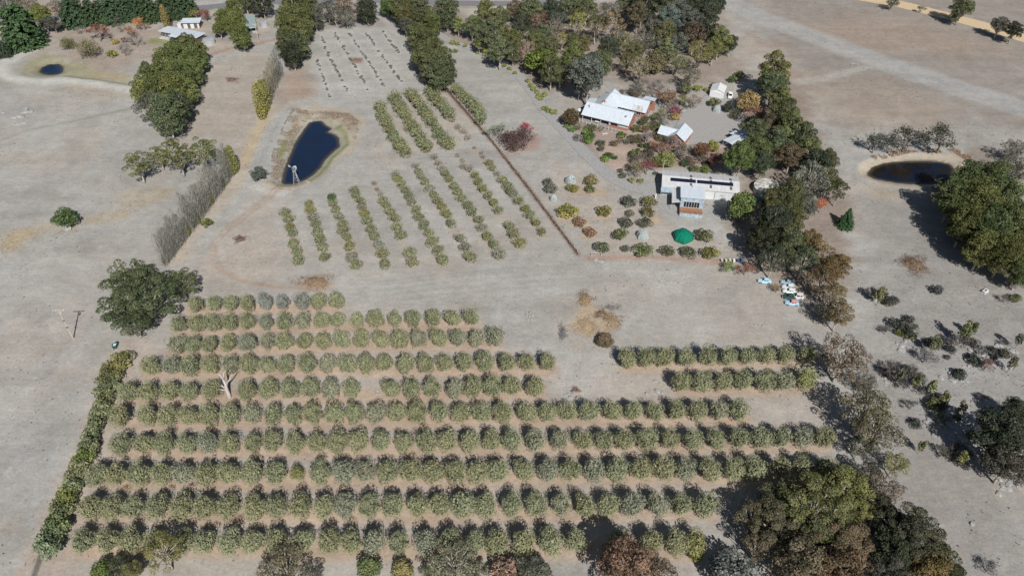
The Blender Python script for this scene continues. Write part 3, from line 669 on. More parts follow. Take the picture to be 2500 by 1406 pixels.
# ------------------------------------------------------------------ build the setting
build_ground(); build_water()
GRAVEL = road_mat('grey_gravel', (.335, .325, .31), None); SAND = road_mat('sandy_gravel', (.56, .44, .28), None); ASPH = road_mat('asphalt', (.20, .20, .21), None)
DIRT = road_mat('bare_dirt', (.345, .33, .31), None)
road('driveway', [(1060,78),(1095,98),(1130,112),(1180,130),(1230,158),(1270,188),(1298,222),(1325,262),(1370,312),(1420,365),(1470,415),(1515,450),(1570,466),(1625,468)], (4.0, 5.2), GRAVEL)
road('garden_path', [(1478,200),(1500,222),(1545,238),(1590,240),(1620,262),(1668,285)], 3.2, GRAVEL, .03)
yard('gravel_yard', [(1645,335),(1668,285),(1700,262),(1725,238),(1775,242),(1800,262),(1815,300),(1790,330),(1740,345),(1690,350)], DIRT, .06)
yard('shed_apron', [(1560,455),(1612,450),(1650,500),(1662,530),(1630,522),(1600,500),(1570,478)], GRAVEL, .07)
road('sandy_road', [(2030,-22),(2085,-8),(2200,12),(2320,42),(2420,68),(2520,100)], 9.5, SAND, .05)
road('country_road', [(-40,62),(60,52),(130,46),(300,30),(480,22),(560,14),(700,4),(820,-3)], 6.0, ASPH, .05)
road('side_road', [(900,2),(1000,2),(1100,8),(1260,10),(1420,4)], 6.0, ASPH, .05)
build_protos()

# ------------------------------------------------------------------ olive groves
OC = (.198, .204, .108); OGREY = (.20, .206, .135); OYEL = (.205, .205, .075)
for r_, row in enumerate(OL):
    for i, (x, y) in enumerate(row):
        c = OC; wd = {0: 68, 1: 66, 2: 64, 3: 60, 4: 58, 5: 55, 6: 56, 7: 51, 8: 54, 9: 49, 10: 46, 11: 43}[r_]*R.uniform(.85, .98)
        if R.random() < .12: c = OGREY
        if r_ == 11 and 4 <= i <= 6: c = (.20, .205, .165)
        if (r_, i) in ((0, 24), (6, 6)): c = OYEL
        if (r_, i) == (2, 9): wd *= .62; c = OYEL
        lab = f'rounded grey-green olive tree, {ordn(i+1)} from left in the {OLNAME[r_]} of the lower grove'
        plant('olive', x, y+R.uniform(-2, 2), wd, c, lab, 'olive tree', 'olive_tree', 'olive trees of the lower grove', jit=.07, zs=R.uniform(1.3, 1.5))
SMALLM = {(4, 0), (4, 1), (4, 2), (8, 0), (8, 1), (9, 0), (9, 1), (9, 2)}
for c_, col in enumerate(OM):
    for i, (x, y) in enumerate(col):
        f = (y-350)/300; wd = (22+12*f)*R.uniform(.9, 1.1); k = 'olive_young'; c = (.180, .186, .096)
        if (c_, i) in SMALLM: wd *= .62; k = 'olive_thin'; c = (.17, .16, .13)
        elif y < 430 and R.random() < .6: k = 'olive_thin'; c = (.175, .17, .13)
        elif R.random() < .2: c = (.20, .20, .14)
        elif R.random() < .2: c = (.185, .185, .07)
        if (c_, i) == (2, 0): c = (.06, .10, .03)
        plant(k, x, y, wd*1.06, c, f'young low olive tree, {ordn(i+1)} from far end in {ordn(c_+1)} column of the middle grove', 'olive tree', 'young_olive_tree', 'young olive trees of the middle grove')
for c_, col in enumerate(OU):
    for i, (x, y) in enumerate(col):
        wd = 38*R.uniform(.9, 1.1); k = 'olive_young'
        if c_ == 3 and i >= 5: wd *= .6; k = 'olive_thin'
        plant(k, x, y, wd, (.180, .188, .092) if k == 'olive_young' else (.18, .175, .13), f'bushy olive tree, {ordn(i+1)} from far end in {ordn(c_+1)} column of the upper grove', 'olive tree', 'olive_bush', 'olive trees of the upper grove')
# young vines in rows
vr = VROWS
for k, row in enumerate(vr):
    n = 0; pts = q(0, row, 620, 0)
    for (ax, ay), (bx, by) in zip(pts[:-1], pts[1:]):
        m = max(3, int(math.hypot(bx-ax, by-ay)/4.6))
        for i in range(m):
            if R.random() < .25: continue
            t = (i+R.random()*.5)/m; n += 1
            plant('vine', ax+(bx-ax)*t+R.uniform(-2.5, 2.5), ay+(by-ay)*t, R.uniform(4, 8.5), (.14, .13, .105), f'small bare vine, {ordn(n)} from the far end in the {ordn(k+1)} vine row from left', 'vine', 'grape_vine', 'bare vines in the far block')

# ------------------------------------------------------------------ boundary hedge
HG = (.135, .15, .07)
hed = [(a[0], a[1], a[2]*1.15, *a[3:]) for a in [(294,880,46,None,(.155,.155,.05)),(276,900,50,None,(.15,.15,.05)),(262,922,48,None,(.14,.14,.055)),(256,948,46),(254,972,42),(246,996,40),(238,1014,42),(230,1042,42),(222,1068,40),(214,1090,44),(204,1118,44,None,(.11,.14,.035)),(192,1142,44),(184,1160,40),(178,1186,44),(166,1210,48,None,(.13,.15,.04)),(156,1232,50,None,(.13,.15,.04)),(146,1256,50),(138,1280,56,None,(.11,.14,.06)),(128,1308,54,None,(.10,.13,.06)),(116,1334,60,None,(.12,.155,.085))]]
grp(hed, 'dense shrubby hedge tree', 'in the boundary hedge left of the lower grove', 'hedge_shrub', 'shrub', kind='fruit_tree', color=HG, zs=1.3)

# ------------------------------------------------------------------ gum windbreaks
GD = (.088, .102, .036); GB = (.074, .088, .040); GO = (.085, .082, .030); GBR = (.105, .08, .044); GGR = (.082, .086, .065); GDK = (.038, .045, .026)
grp([(365,262,80,'gum_open',GGR),(405,282,84,None,GB),(436,262,66,None,GB),(352,226,64),(385,232,74),(422,228,76),(456,226,56),(372,192,60),(404,190,74),(440,192,70),(470,178,52),(400,158,60),(432,150,66),(466,146,60),(488,150,44),(428,132,56),(462,124,60),(486,128,42),(384,146,24,'gum',GGR),(404,130,26,'gum',GGR)],
    'dense leafy gum tree', 'in the thick stand left of the long poplar rows', kind='gum_dense', color=(.092, .112, .034), group='gums in the thick left stand', jit=.22)
grp([(548,52,46),(570,28,46),(578,64,52),(590,92,48),(535,72,36,'gum')], 'tall bright green gum', 'beside the long white-roofed house', kind='gum_dense', color=(.10, .12, .03))
grp([(722,20,78),(700,54,58),(740,50,58),(712,80,70,None,(.10,.105,.03)),(746,78,40),(700,112,52,None,GB),(728,112,56,None,GB),(714,134,52,None,GDK),(752,20,56,None,GB),(768,42,46,None,GGR)], 'dense gum tree', 'in the windbreak left of the vine block', kind='gum_dense', color=GD, group='gums left of the vine block')
grp([(800,22,52,'gum_open',GGR),(818,36,40,'gum_open',GGR),(845,40,46,'gum_wispy',GGR),(838,10,46,'gum_wispy',GBR)], 'thin-crowned gum', 'behind the far end of the vine block', kind='gum_open')
plant('gum_dense', 895, 26, 56, GDK, 'lone dense dark tree at the far end of the vine block', 'tree', 'evergreen_tree', zs=.8)
grp([(944,18,34,None,(.06,.11,.03)),(976,16,58),(992,42,46,None,GO),(990,64,38,'gum',GGR),(1026,28,60,None,GB),(1056,58,44,None,(.09,.105,.03)),(1090,30,60,None,GB),(1008,10,40)], 'full-crowned gum', 'beside the entrance track at the top', kind='gum_dense', color=GD)
grp([(1018,92,50),(1042,106,58),(1032,136,62),(1066,132,58),(1050,162,62,None,GB),(1080,158,64,None,GB),(1094,180,42,None,GB),(1072,186,60,None,GB)], 'dense olive-green gum', 'in the windbreak right of the vine block', kind='gum_dense', color=(.082, .09, .03))
plant('gum', 1119, 62, 32, (.15, .17, .05), 'slim pale yellow-green gum standing alone beside the driveway bend', 'tree', 'gum_tree', zs=1.3)
# ------------------------------------------------------------------ woodland behind the brick house
WL = [(1152,66,46,None,GD),(1186,30,56,None,GD),(1224,40,42,None,GD),(1193,84,56,None,GB),(1229,78,36,None,GD),(1219,122,56,None,GB),(1256,122,42,None,GB),(1170,105,34,None,GD),
(1255,25,42,None,GBR),(1296,24,60,None,GB),(1348,30,54,None,GDK),(1394,16,60,None,GB),(1317,46,44,'gum_wispy',(.15,.085,.05)),(1363,50,44,'gum_wispy',GGR),(1432,20,60,None,GB),(1409,56,54,'gum_open',(.12,.13,.035)),(1455,60,54,'gum_open',GO),(1499,62,58,'gum_open',(.125,.10,.05)),(1486,28,44,'gum_wispy',GGR),(1530,15,50,None,GB),
(1568,18,68,None,GDK),(1557,38,54,'gum',(.085,.07,.04)),(1624,14,68,None,GB),(1632,48,60,'gum',(.10,.115,.095)),(1660,30,58,'gum',GGR),(1690,14,60,None,GDK),(1726,32,66,None,GDK),(1752,12,44,None,GDK),(1692,56,60,'gum',GGR),(1600,60,40,'gum_wispy',GGR),
(1273,64,50,None,GDK),(1255,98,46,None,GD),(1304,98,44,None,GD),(1327,88,46,None,GB),(1350,76,50,'gum_wispy',(.13,.10,.07)),(1373,98,32,'gum_open',(.15,.14,.045)),(1399,98,34,None,GB),(1422,110,40,None,(.10,.09,.03)),(1291,124,48,'gum_wispy',(.14,.11,.08)),(1252,134,36,None,GB),(1345,118,44,None,GB),
(1399,138,62,None,(.075,.085,.025)),(1486,120,48,None,GDK),(1470,146,50,None,GB),(1529,108,46,'gum_open',(.10,.11,.035)),(1552,128,40,'gum',GO),(1575,96,54,'gum_wispy',GGR),(1624,86,54,None,GO),(1629,120,50,'gum',(.11,.115,.045)),(1655,112,52,'gum',GGR),(1696,88,60,None,(.075,.06,.04)),(1726,78,58,None,GDK),(1757,100,54,None,(.09,.10,.03)),(1783,108,38,None,GDK),(1742,124,44,None,GD),(1706,130,58,'gum_open',(.115,.11,.035)),
(1598,150,60,'round_tree',(.105,.09,.04)),(1655,150,50,'gum_open',(.10,.105,.04)),(1685,184,46,'gum_wispy',GGR),(1560,166,54,'gum_open',(.15,.13,.07)),(1435,182,86,None,(.075,.085,.068)),(1470,164,52,None,GB),(1414,204,46,None,(.075,.085,.07)),(1345,172,56,None,GB),(1368,184,48,None,GDK),(1530,150,40,'gum_open',GO),(1510,90,40,'gum_wispy',GGR)]
for i, t in enumerate(sorted(WL, key=lambda t: -t[1])):
    kd = t[3] or 'gum'; lk = {'gum': 'gum tree with clumped crown', 'gum_open': 'open gum showing pale limbs', 'gum_wispy': 'sparse grey twiggy gum', 'round_tree': 'rounded dull brown-green tree'}[kd]
    plant(kd, t[0], t[1], t[2]*1.06, tuple(v*1.2 for v in t[4]), f'{lk}, {ordn(i+1)} nearest in the woodland behind the brick house', 'tree', 'woodland_tree', 'woodland behind the brick house', jit=.16, zs=R.uniform(1.0, 1.25))
plant('round_tree', 1322, 148, 86, (.085, .12, .02), 'broad bright green round tree at the woodland edge by the driveway', 'tree', 'round_tree', zs=.9)
plant('half_bare', 1342, 192, 24, (.24, .11, .06), 'small rusty shrub under the bright green round tree', 'shrub', 'rusty_shrub')
plant('half_bare', 1370, 204, 22, (.26, .13, .08), 'small pinkish rusty shrub left of the big grey woodland tree', 'shrub', 'rusty_shrub')
# ------------------------------------------------------------------ tree belt right of the sheds
BELT = [(1890,176,74),(1886,214,66,None,GB),(1908,250,58),(1914,284,66,None,GB),(1878,300,52,'gum',GBR),(1936,318,66),(1900,348,56,None,GB),(1958,340,60,None,GB),(1974,372,58),(1930,384,58,'gum',GBR),(1992,402,58,None,GDK),(2018,398,50,None,GO),(1980,438,72,'gum_wispy',(.17,.175,.135)),(2022,442,52,None,GO),(2046,466,44,'gum_open',GO),
(1808,388,66,None,(.075,.11,.03)),(1846,368,62,None,(.08,.105,.035)),(1846,320,50,None,GB),(1862,402,52,None,GB),
(1928,486,62,'gum_dense',GO),(1886,494,52,'gum_dense',GO),(1966,502,50,'gum',GGR),(1890,545,74,None,GDK),(1936,540,58,None,GO),(1868,584,70,None,GDK),(1924,596,70,None,GB),(1976,592,54,None,(.115,.09,.035)),(2004,622,66,'gum_open',(.135,.10,.035)),(1888,632,70,'gum_open',GDK),(1962,636,72,'gum_open',GB),(2042,652,62,None,(.125,.09,.03)),(2010,684,70,'gum_open',(.10,.075,.035)),(2036,718,60,'gum_open',(.12,.09,.035)),(2050,764,66,'gum_open',(.13,.10,.035)),(2024,756,56,'gum_wispy',GDK)]
for i, t in enumerate(sorted(BELT, key=lambda t: -t[1])):
    plant(t[3] if len(t) > 3 and t[3] else 'gum', t[0], t[1], t[2]*(1.18 if t[1] < 600 else 1.08), t[4] if len(t) > 4 else GD, f'gum tree, {ordn(i+1)} nearest in the long belt right of the sheds', 'tree', 'gum_tree', 'long gum belt right of the sheds', jit=.22, zs=R.uniform(1.0, 1.2))
plant('round_tree', 1808, 506, 74, (.08, .115, .03), 'bright green broad tree casting shade at the right end of the shed', 'tree', 'broad_tree', zs=1.3)
BR = [(2058,872,124,'gum_wispy',(.135,.105,.07),'brown thinly leafed gum below the last belt trees'),(2114,1002,124,'gum_open',(.085,.078,.04),'olive-brown gum with long shadow right of the rows'),(2144,1052,108,'gum_wispy',(.125,.108,.06),'sandy brown bushy gum right of the fourth row'),
(2186,1132,66,'gum_open',(.12,.13,.035),'small yellow-green gum leaning right of the grove'),(2160,1196,90,'gum_wispy',(.115,.09,.06),'brown twiggy gum above the big bottom-right gums')]
BR += [(2112,930,56,'gum_wispy',(.09,.088,.065),'grey twiggy tree between the brown and olive-brown gums'),(2100,1090,64,'gum_open',(.06,.058,.035),'dark open gum below the sandy brown gum'),(2122,1160,70,'gum_open',(.058,.056,.036),'dark thin gum left of the small yellow-green gum'),(2140,1230,70,'gum',(.055,.055,.032),'dark gum touching the bottom-right cluster')]
for a in BR: plant(a[3], a[0], a[1], a[2], a[4], a[5], 'tree', 'gum_tree')
BC = [(1992,1236,200,'gum_big',(.080,.084,.030)),(1905,1286,170,'gum_big',(.066,.062,.034)),(2040,1326,180,'gum_big',(.088,.066,.034)),(2062,1192,116,'gum',(.085,.092,.028)),(1950,1372,140,'gum',(.074,.064,.038)),(2056,1398,140,'gum',(.088,.062,.034)),(1836,1262,96,'gum_open',(.060,.056,.032)),(1890,1212,84,'gum_open',(.056,.058,.030)),(1850,1330,90,'gum_open',(.078,.060,.034)),(2100,1250,80,'gum',(.082,.086,.028)),(1990,1310,110,'gum',(.072,.072,.032)),(2096,1340,80,'gum',(.086,.066,.034))]
BC = [(a, b, c, d, tuple(v*1.3 for v in e)) for a, b, c, d, e in BC]
for i, t in enumerate(sorted(BC, key=lambda t: -t[1])):
    plant(t[3], t[0], t[1], t[2], t[4], f'large mixed olive and brown gum, {ordn(i+1)} nearest in the bottom-right cluster', 'tree', 'gum_tree', 'bottom-right gum cluster', zs=1.0)
grp([(2222,1312,180,'gum_big',(.056,.056,.032)),(2290,1366,100,'gum',(.060,.062,.030)),(2180,1350,110,'gum',GDK),(2266,1396,110,'gum',(.11,.086,.03)),(2176,1402,100,'gum',(.066,.07,.055)),(2336,1396,44,'round_tree',GDK),(2176,1262,60,'gum',GDK)], 'dark spreading gum', 'right of the bottom-right cluster', group='dark gums at lower right')
grp([(2440,1060,130,None,GDK),(2478,1000,70,None,GDK),(2460,1130,110,None,(.07,.065,.045)),(2500,1060,90,None,GDK)], 'dark gum', 'at the right edge among rocks', kind='gum')
grp([(2362,440,76),(2420,440,80),(2326,486,84),(2384,494,96),(2448,486,90),(2356,548,84),(2416,556,96),(2480,548,86),(2398,608,80),(2452,622,90),(2496,600,70),(2494,668,66),(2430,520,70),(2300,452,40,'gum',GGR)], 'tall green gum', 'in the clump right of the oval dam', kind='gum_dense', color=(.074, .088, .027), zs=1.0, jit=.28)
grp([(2478,362,54),(2470,402,60),(2496,420,50)], 'grey-green scrubby tree', 'by the right edge above the clump', kind='gum_wispy', color=GGR, name='scrub_tree')
grp([(2138,350,52),(2214,342,62),(2180,362,40),(2300,342,70),(2262,352,40)], 'grey half-bare shrub', 'behind the oval dam', 'grey_shrub', 'shrub', kind='half_bare', color=(.075, .078, .06), order='x')
plant('fir', 2068, 536, 46, (.035, .085, .03), 'bright green conical fir standing alone right of the tree belt', 'fir', 'fir_tree')
plant('half_bare', 2004, 505, 34, (.32, .11, .03), 'orange autumn tree at the right edge of the belt', 'tree', 'autumn_tree')
# ------------------------------------------------------------------ left paddock trees
plant('gum_big', 335, 722, 190, (.056, .07, .03), 'huge spreading dark gum at the corner of the lower grove', 'tree', 'gum_tree', var=0)
plant('gum_open', 318, 668, 96, (.072, .09, .03), 'gum crown rising at the back of the huge corner gum', 'tree', 'gum_tree')
plant('gum_open', 440, 690, 92, (.078, .092, .032), 'low wide gum right of the huge corner gum', 'tree', 'gum_tree', zs=.75)
plant('gum_open', 330, 792, 80, (.062, .075, .03), 'dark low gum in front of the huge corner gum', 'tree', 'gum_tree', zs=.7)
grp([(336,402,74),(388,382,54),(432,378,86),(494,372,86)], 'flat-topped gum with pale leaning trunks', 'beside the bare poplar row', kind='gum_open', color=(.095, .11, .028), order='x', zs=.95)
plant('round_tree', 160, 532, 62, (.075, .11, .035), 'single round dense bush beside a white boulder in the left paddock', 'bush', 'round_bush', zs=.85)
plant('gum', 632, 428, 46, (.085, .10, .075), 'grey-green tree at the dam corner left of the windmill', 'tree', 'acacia_tree', zs=.6)
plant('shrub', 506, 542, 26, (.10, .115, .03), 'small two-lobed green shrub right of the bare poplar row', 'shrub', 'shrub')
# bare poplars
pa, pb_ = (574, 424), (404, 648); n = 40
for i in range(n):
    t = i/(n-1); x = pa[0]+(pb_[0]-pa[0])*t+R.uniform(-2, 2); y = pa[1]+(pb_[1]-pa[1])*t+R.uniform(-2, 2)
    leafy = i in (6, 13, 21, 26); ppm = PPM(x, y)
    c = (.225, .215, .18) if not leafy else (.15, .155, .035)
    if i <= 1: plant('poplar_leafy', x, y, 24, (.17, .185, .05), f'yellow-green leafy poplar, {ordn(i+1)} from the far end of the long poplar row', 'poplar', 'poplar_tree', 'poplars of the long row', base=True); continue
    plant('poplar_bare' if not leafy else 'poplar_leafy', x, y, 2*ppm*(1.5 if not leafy else .95)*R.uniform(.85, 1.15), c, f'{"nearly bare grey" if not leafy else "short green leafy"} poplar, {ordn(i+1)} from the far end of the long poplar row', 'poplar', 'poplar_tree', 'poplars of the long row', base=True, zs=R.uniform(1.0, 1.3) if not leafy else .6)
pp = [(642,291,30,(.215,.195,.045),1),(650,272,26,(.20,.19,.055),1),(656,258,22,(.20,.19,.07),1),(660,246,20,(.19,.175,.10),0),(665,238,20,(.2,.185,.12),0),(668,226,20,(.2,.185,.12),0),(673,216,20,(.19,.18,.13),0),(677,205,20,(.19,.18,.14),0),(682,196,20,(.19,.18,.15),0),(686,187,20,(.19,.18,.16),0)]
for i, (x, y, wd, c, lf) in enumerate(pp):
    plant('poplar_leafy' if lf else 'poplar_bare', x, y, wd, c, f'{"golden leafy" if i < 2 else "yellowing" if lf else "bare grey"} poplar, {ordn(i+1)} nearest in the short row above the large dam', 'poplar', 'poplar_tree', 'poplars above the large dam', base=True, zs=1.0 if lf else 1.1)
# ------------------------------------------------------------------ far-left garden
PI_ = (.042, .070, .032)
plant('pine', 48, 72, 104, (.040, .078, .030), 'huge rounded dark green pine at the far left', 'pine', 'pine_tree', zs=.85)
plant('pine', 8, 124, 36, (.05, .065, .04), 'dark tree cut by the left edge below the huge pine', 'tree', 'dark_tree')
grp([(a, b, c*1.2) for a, b, c in [(178,32,58),(220,34,46),(246,30,40),(274,30,48),(306,24,46),(334,24,44),(364,28,46),(404,22,46),(432,20,44),(458,18,44),(196,44,36)]], 'dark green pine', 'in the pine row along the top road', 'pine_tree', 'pine', kind='pine', color=PI_, order='x', zs=.9)
grp([(24,10,60,'gum_wispy',GGR),(64,14,60,'gum_wispy',(.13,.11,.08)),(98,34,46,'gum',(.13,.14,.03)),(130,58,34,'gum',GGR),(140,16,44,'gum_wispy',(.12,.11,.08)),(112,62,28,'gum',GGR),(8,34,40,'gum_wispy',GGR)], 'grey-green scrubby gum', 'in the top-left corner scrub', order='x')
FL = [('half_bare',240,82,40,(.15,.055,.035),'dark red maple in the far-left garden'),('half_bare',317,80,26,(.25,.14,.06),'faded orange small tree in the far-left garden'),('half_bare',338,58,26,(.34,.15,.03),'bright orange tree near the pine row'),('fruit_tree',259,52,26,(.085,.12,.03),'round green tree in front of the pine row'),('bare_tree',281,52,24,(.13,.115,.10),'grey bare tree beside the round green tree'),('poplar_leafy',402,44,20,(.20,.16,.05),'slim yellowing tree in front of the pine row'),
('shrub',279,103,17,(.26,.22,.05),'small yellow shrub among the far-left fruit trees'),('shrub',274,131,22,(.20,.20,.045),'yellow-green shrub below the far-left fruit trees'),('bare_tree',302,124,32,(.14,.125,.12),'grey bare shrub near the small dam garden'),('bare_tree',331,102,32,(.15,.14,.125),'wide grey bare shrub before the long house lawn'),('half_bare',305,99,15,(.15,.06,.06),'tiny purple-red shrub in the far-left garden'),('willow',164,106,38,(.15,.15,.055),'green weeping willow by the small dam'),('willow',211,116,58,(.165,.145,.075),'broad olive-brown weeping willow by the small dam'),
('half_bare',352,66,18,(.22,.13,.07),'small brown-orange tree near the pine row'),('bare_tree',296,70,22,(.16,.13,.11),'pale bare sapling cluster in the far-left garden'),('bare_tree',196,76,20,(.2,.18,.16),'pale bare sapling behind the willows'),('half_bare',503,40,28,(.14,.045,.03),'dark red tree behind the flat-roofed garage'),('half_bare',478,36,22,(.22,.19,.05),'yellow shrub behind the flat-roofed garage'),('gum',614,22,20,(.10,.11,.05),'small round gum behind the green shed'),('gum',600,6,44,GB,'dark gum at the top edge behind the green shed'),('gum',640,10,52,GDK,'dark gum touching the top edge left of the windbreak')]
for k, x, y, wd, c, lab in FL: plant(k, x, y, wd, c, lab, 'tree' if wd > 24 else 'shrub', 'garden_tree')
# ------------------------------------------------------------------ garden round the house and sheds
GDN = [('round_tree',1393,286,50,(.085,.065,.03),'dark olive-brown round tree by the house veranda corner'),('purple_dome',1262,340,80,(.085,.055,.05),'wide purple-brown bare bush left of the driveway'),('half_bare',1288,313,26,(.30,.025,.03),'small crimson shrub behind the wide bare bush'),('round_tree',1826,246,62,(.25,.175,.06),'golden autumn tree in front of the belt by the white garage'),('round_tree',1780,260,30,(.06,.065,.045),'dark round bush left of the golden autumn tree'),('shrub',1745,250,28,(.11,.12,.05),'low green shrub in front of the white garage'),('half_bare',1848,286,48,(.16,.085,.05),'brown half-bare tree below the golden tree'),('round_tree',1850,318,44,(.085,.075,.05),'dull brown tree at the yard edge by the belt'),
('fruit_tree',1788,193,26,(.06,.10,.03),'dark green bush behind the white garage'),('shrub',1803,181,20,(.14,.15,.05),'yellow-green shrub behind the white garage'),('fruit_tree',1744,208,18,(.06,.075,.05),'small dark bush at the garage corner'),('fruit_tree',1725,218,14,(.15,.16,.035),'slim yellow-green bush left of the garage'),('fruit_tree',1704,214,24,(.15,.17,.04),'bright green shrub left of the white garage'),('round_tree',1676,215,34,(.14,.14,.06),'olive-yellow tree behind the gravel yard'),
('half_bare',1635,240,44,(.17,.10,.05),'brown deciduous tree behind the house'),('half_bare',1667,245,26,(.22,.21,.06),'yellow deciduous tree behind the house'),('bare_tree',1690,248,40,(.20,.13,.08),'tan feathery shrub at the yard edge'),('half_bare',1649,272,28,(.19,.03,.05),'crimson small tree at the yard edge'),('shrub',1649,284,26,(.30,.20,.05),'orange and green shrub below the crimson tree'),('bare_tree',1565,210,36,(.14,.125,.11),'grey bare tree behind the house ridge'),('bare_tree',1542,222,34,(.12,.11,.10),'dark bare tree behind the house roof'),('bare_tree',1594,226,38,(.16,.11,.09),'reddish bare tree behind the house'),('half_bare',1610,238,30,(.15,.085,.05),'russet shrub at the back corner of the house'),('bare_tree',1612,212,34,(.15,.13,.115),'pale bare tree in the back garden'),
('shrub',1569,298,22,(.09,.085,.045),'dark shrub at the house gable'),('shrub',1555,314,24,(.10,.105,.035),'green garden shrub right of the house'),('shrub',1580,312,20,(.16,.14,.035),'yellow garden shrub right of the house'),('shrub',1600,285,22,(.11,.12,.05),'garden shrub by the back gable'),('bare_tree',1622,296,34,(.12,.105,.10),'grey garden tree between house and cottage'),('half_bare',1615,278,24,(.17,.17,.06),'pale green shrub between house and yard'),('shrub',1612,308,20,(.08,.12,.03),'green hedge left of the cottage'),
('shrub',1518,331,22,(.075,.125,.025),'clipped round green bush before the veranda room'),('shrub',1442,315,26,(.085,.095,.04),'grey-green bush below the veranda'),('shrub',1432,325,20,(.12,.19,.03),'bright green shrub by the garden lawn'),('shrub',1436,341,24,(.07,.135,.025),'round bright green bush beside the driveway'),('shrub',1412,338,22,(.14,.14,.12),'grey bush at the driveway edge'),('shrub',1396,316,20,(.12,.18,.04),'light green bush left of the veranda'),('shrub',1384,308,16,(.13,.18,.04),'bright green bush before the olive-brown tree'),('shrub',1465,350,22,(.085,.09,.06),'grey-green round shrub by the hedge'),('shrub',1467,364,16,(.08,.085,.055),'small grey shrub at the drive edge'),
('shrub',1487,381,22,(.045,.085,.025),'dark green shrub in the driveway bed'),('shrub',1478,389,18,(.14,.19,.03),'lime shrub in the driveway bed'),('shrub',1500,386,14,(.05,.085,.03),'small dark shrub in the driveway bed'),('fruit_tree',1548,378,30,(.07,.10,.03),'dark green bush in the middle garden bed'),('shrub',1555,380,22,(.20,.24,.03),'lime-yellow bush in the middle garden bed'),('fruit_tree',1583,378,36,(.06,.055,.04),'dark bush behind the middle bed'),('half_bare',1553,414,40,(.15,.13,.07),'olive-brown bare-stemmed tree beside the apron'),('half_bare',1580,412,34,(.20,.045,.045),'crimson smoke bush at the apron bed'),('bare_tree',1565,396,40,(.16,.12,.11),'pinkish bare shrub in the apron bed'),('shrub',1516,418,14,(.10,.10,.075),'grey shrub at the apron bed tip'),('shrub',1520,430,16,(.10,.10,.07),'low grey plant at the apron bed edge'),('shrub',1545,441,18,(.20,.20,.08),'pale yellow-green low plant at the apron edge'),('shrub',1563,442,16,(.22,.21,.07),'yellow low plant at the apron edge'),('shrub',1601,424,12,(.12,.12,.10),'round grey bush beside the shed wall'),
('half_bare',1612,362,36,(.17,.085,.05),'rust-coloured tree in front of the cottage'),('round_tree',1627,390,48,(.165,.18,.055),'yellow-green tree behind the shed end'),('round_tree',1606,396,34,(.12,.14,.04),'green tree left behind the shed'),('half_bare',1663,372,44,(.12,.11,.085),'grey-branched tree between shed and cottage'),('round_tree',1713,368,44,(.14,.075,.035),'russet brown round tree between shed and cottage'),('round_tree',1742,358,34,(.22,.21,.04),'golden-green tree left of the carport'),('half_bare',1745,396,40,(.13,.05,.035),'dark maroon tree behind the shed'),('shrub',1670,400,22,(.05,.09,.04),'dark green bush behind the shed'),('shrub',1695,412,22,(.11,.13,.04),'green shrub at the shed back wall'),('shrub',1722,416,22,(.10,.135,.03),'bright shrub at the shed back wall'),('bare_tree',1640,345,30,(.14,.12,.11),'grey shrub left of the cottage front'),('bare_tree',1580,340,34,(.17,.15,.14),'pale grey bare bush in the front garden'),('shrub',1530,345,18,(.14,.13,.10),'grey garden shrub near the clipped hedge'),('shrub',1555,335,18,(.15,.13,.04),'yellowish shrub by the garden fence'),('shrub',1600,330,20,(.15,.10,.05),'brown shrub by the cottage corner'),('shrub',1625,335,14,(.09,.11,.06),'slim green shrub at the cottage wall'),('shrub',1500,352,18,(.12,.10,.05),'low brown-green garden clump'),
('half_bare',1776,652,30,(.15,.21,.05),'bright green low creeper in front of the beehives'),('half_bare',1820,658,34,(.22,.10,.05),'red-brown bush right of the bright creeper')]
for k, x, y, wd, c, lab in GDN: plant(k, x, y, wd, c, lab, 'tree' if wd >= 30 else 'shrub', 'garden_plant')
rg = random.Random(5); US = []
for cx, cy, sx, sy, n in ((1600,345,45,14,14),(1580,395,34,16,10),(1535,345,35,10,8),(1640,255,40,20,9),(1590,300,22,16,8),(1700,395,50,12,9),(1560,225,40,10,7),(1820,270,25,40,8),(1425,330,30,12,7)):
    for _ in range(n): US.append((cx+rg.gauss(0, .55)*sx, cy+rg.gauss(0, .55)*sy, rg.uniform(9, 20), rg.choice(['shrub', 'shrub', 'half_bare', 'bare_tree']), rg.choice([(.07, .08, .035), (.10, .10, .05), (.12, .085, .055), (.085, .08, .065), (.06, .085, .03), (.13, .07, .05)])))
for i, u in enumerate(sorted(US, key=lambda t: t[0])):
    plant(u[3], u[0], u[1], u[2], u[4], f'small {"leafy" if u[3] == "shrub" else "twiggy"} garden plant, {ordn(i+1)} from left in the homestead beds', 'plant', 'bed_plant', 'small plants of the homestead beds')
# verge tussocks along the drive
VG = [(1105,104,14),(1118,107,12),(1135,112,10),(1112,124,14),(1190,122,26,'fruit_tree'),(1165,128,10),(1182,134,10),(1200,142,12),(1218,152,12),(1232,160,12),(1246,168,12),(1258,178,12),(1290,198,14),(1298,210,14),(1304,218,14),(1312,226,12),(1316,236,14),(1320,242,12),(1330,264,16),(1340,270,16),(1352,274,16),(1330,232,14)]
grp([(a[0], a[1], a[2], a[3] if len(a) > 3 else 'shrub') for a in VG], 'yellow-green verge shrub', 'along the driveway edge', 'verge_shrub', 'shrub', kind='shrub', color=(.20, .22, .055))
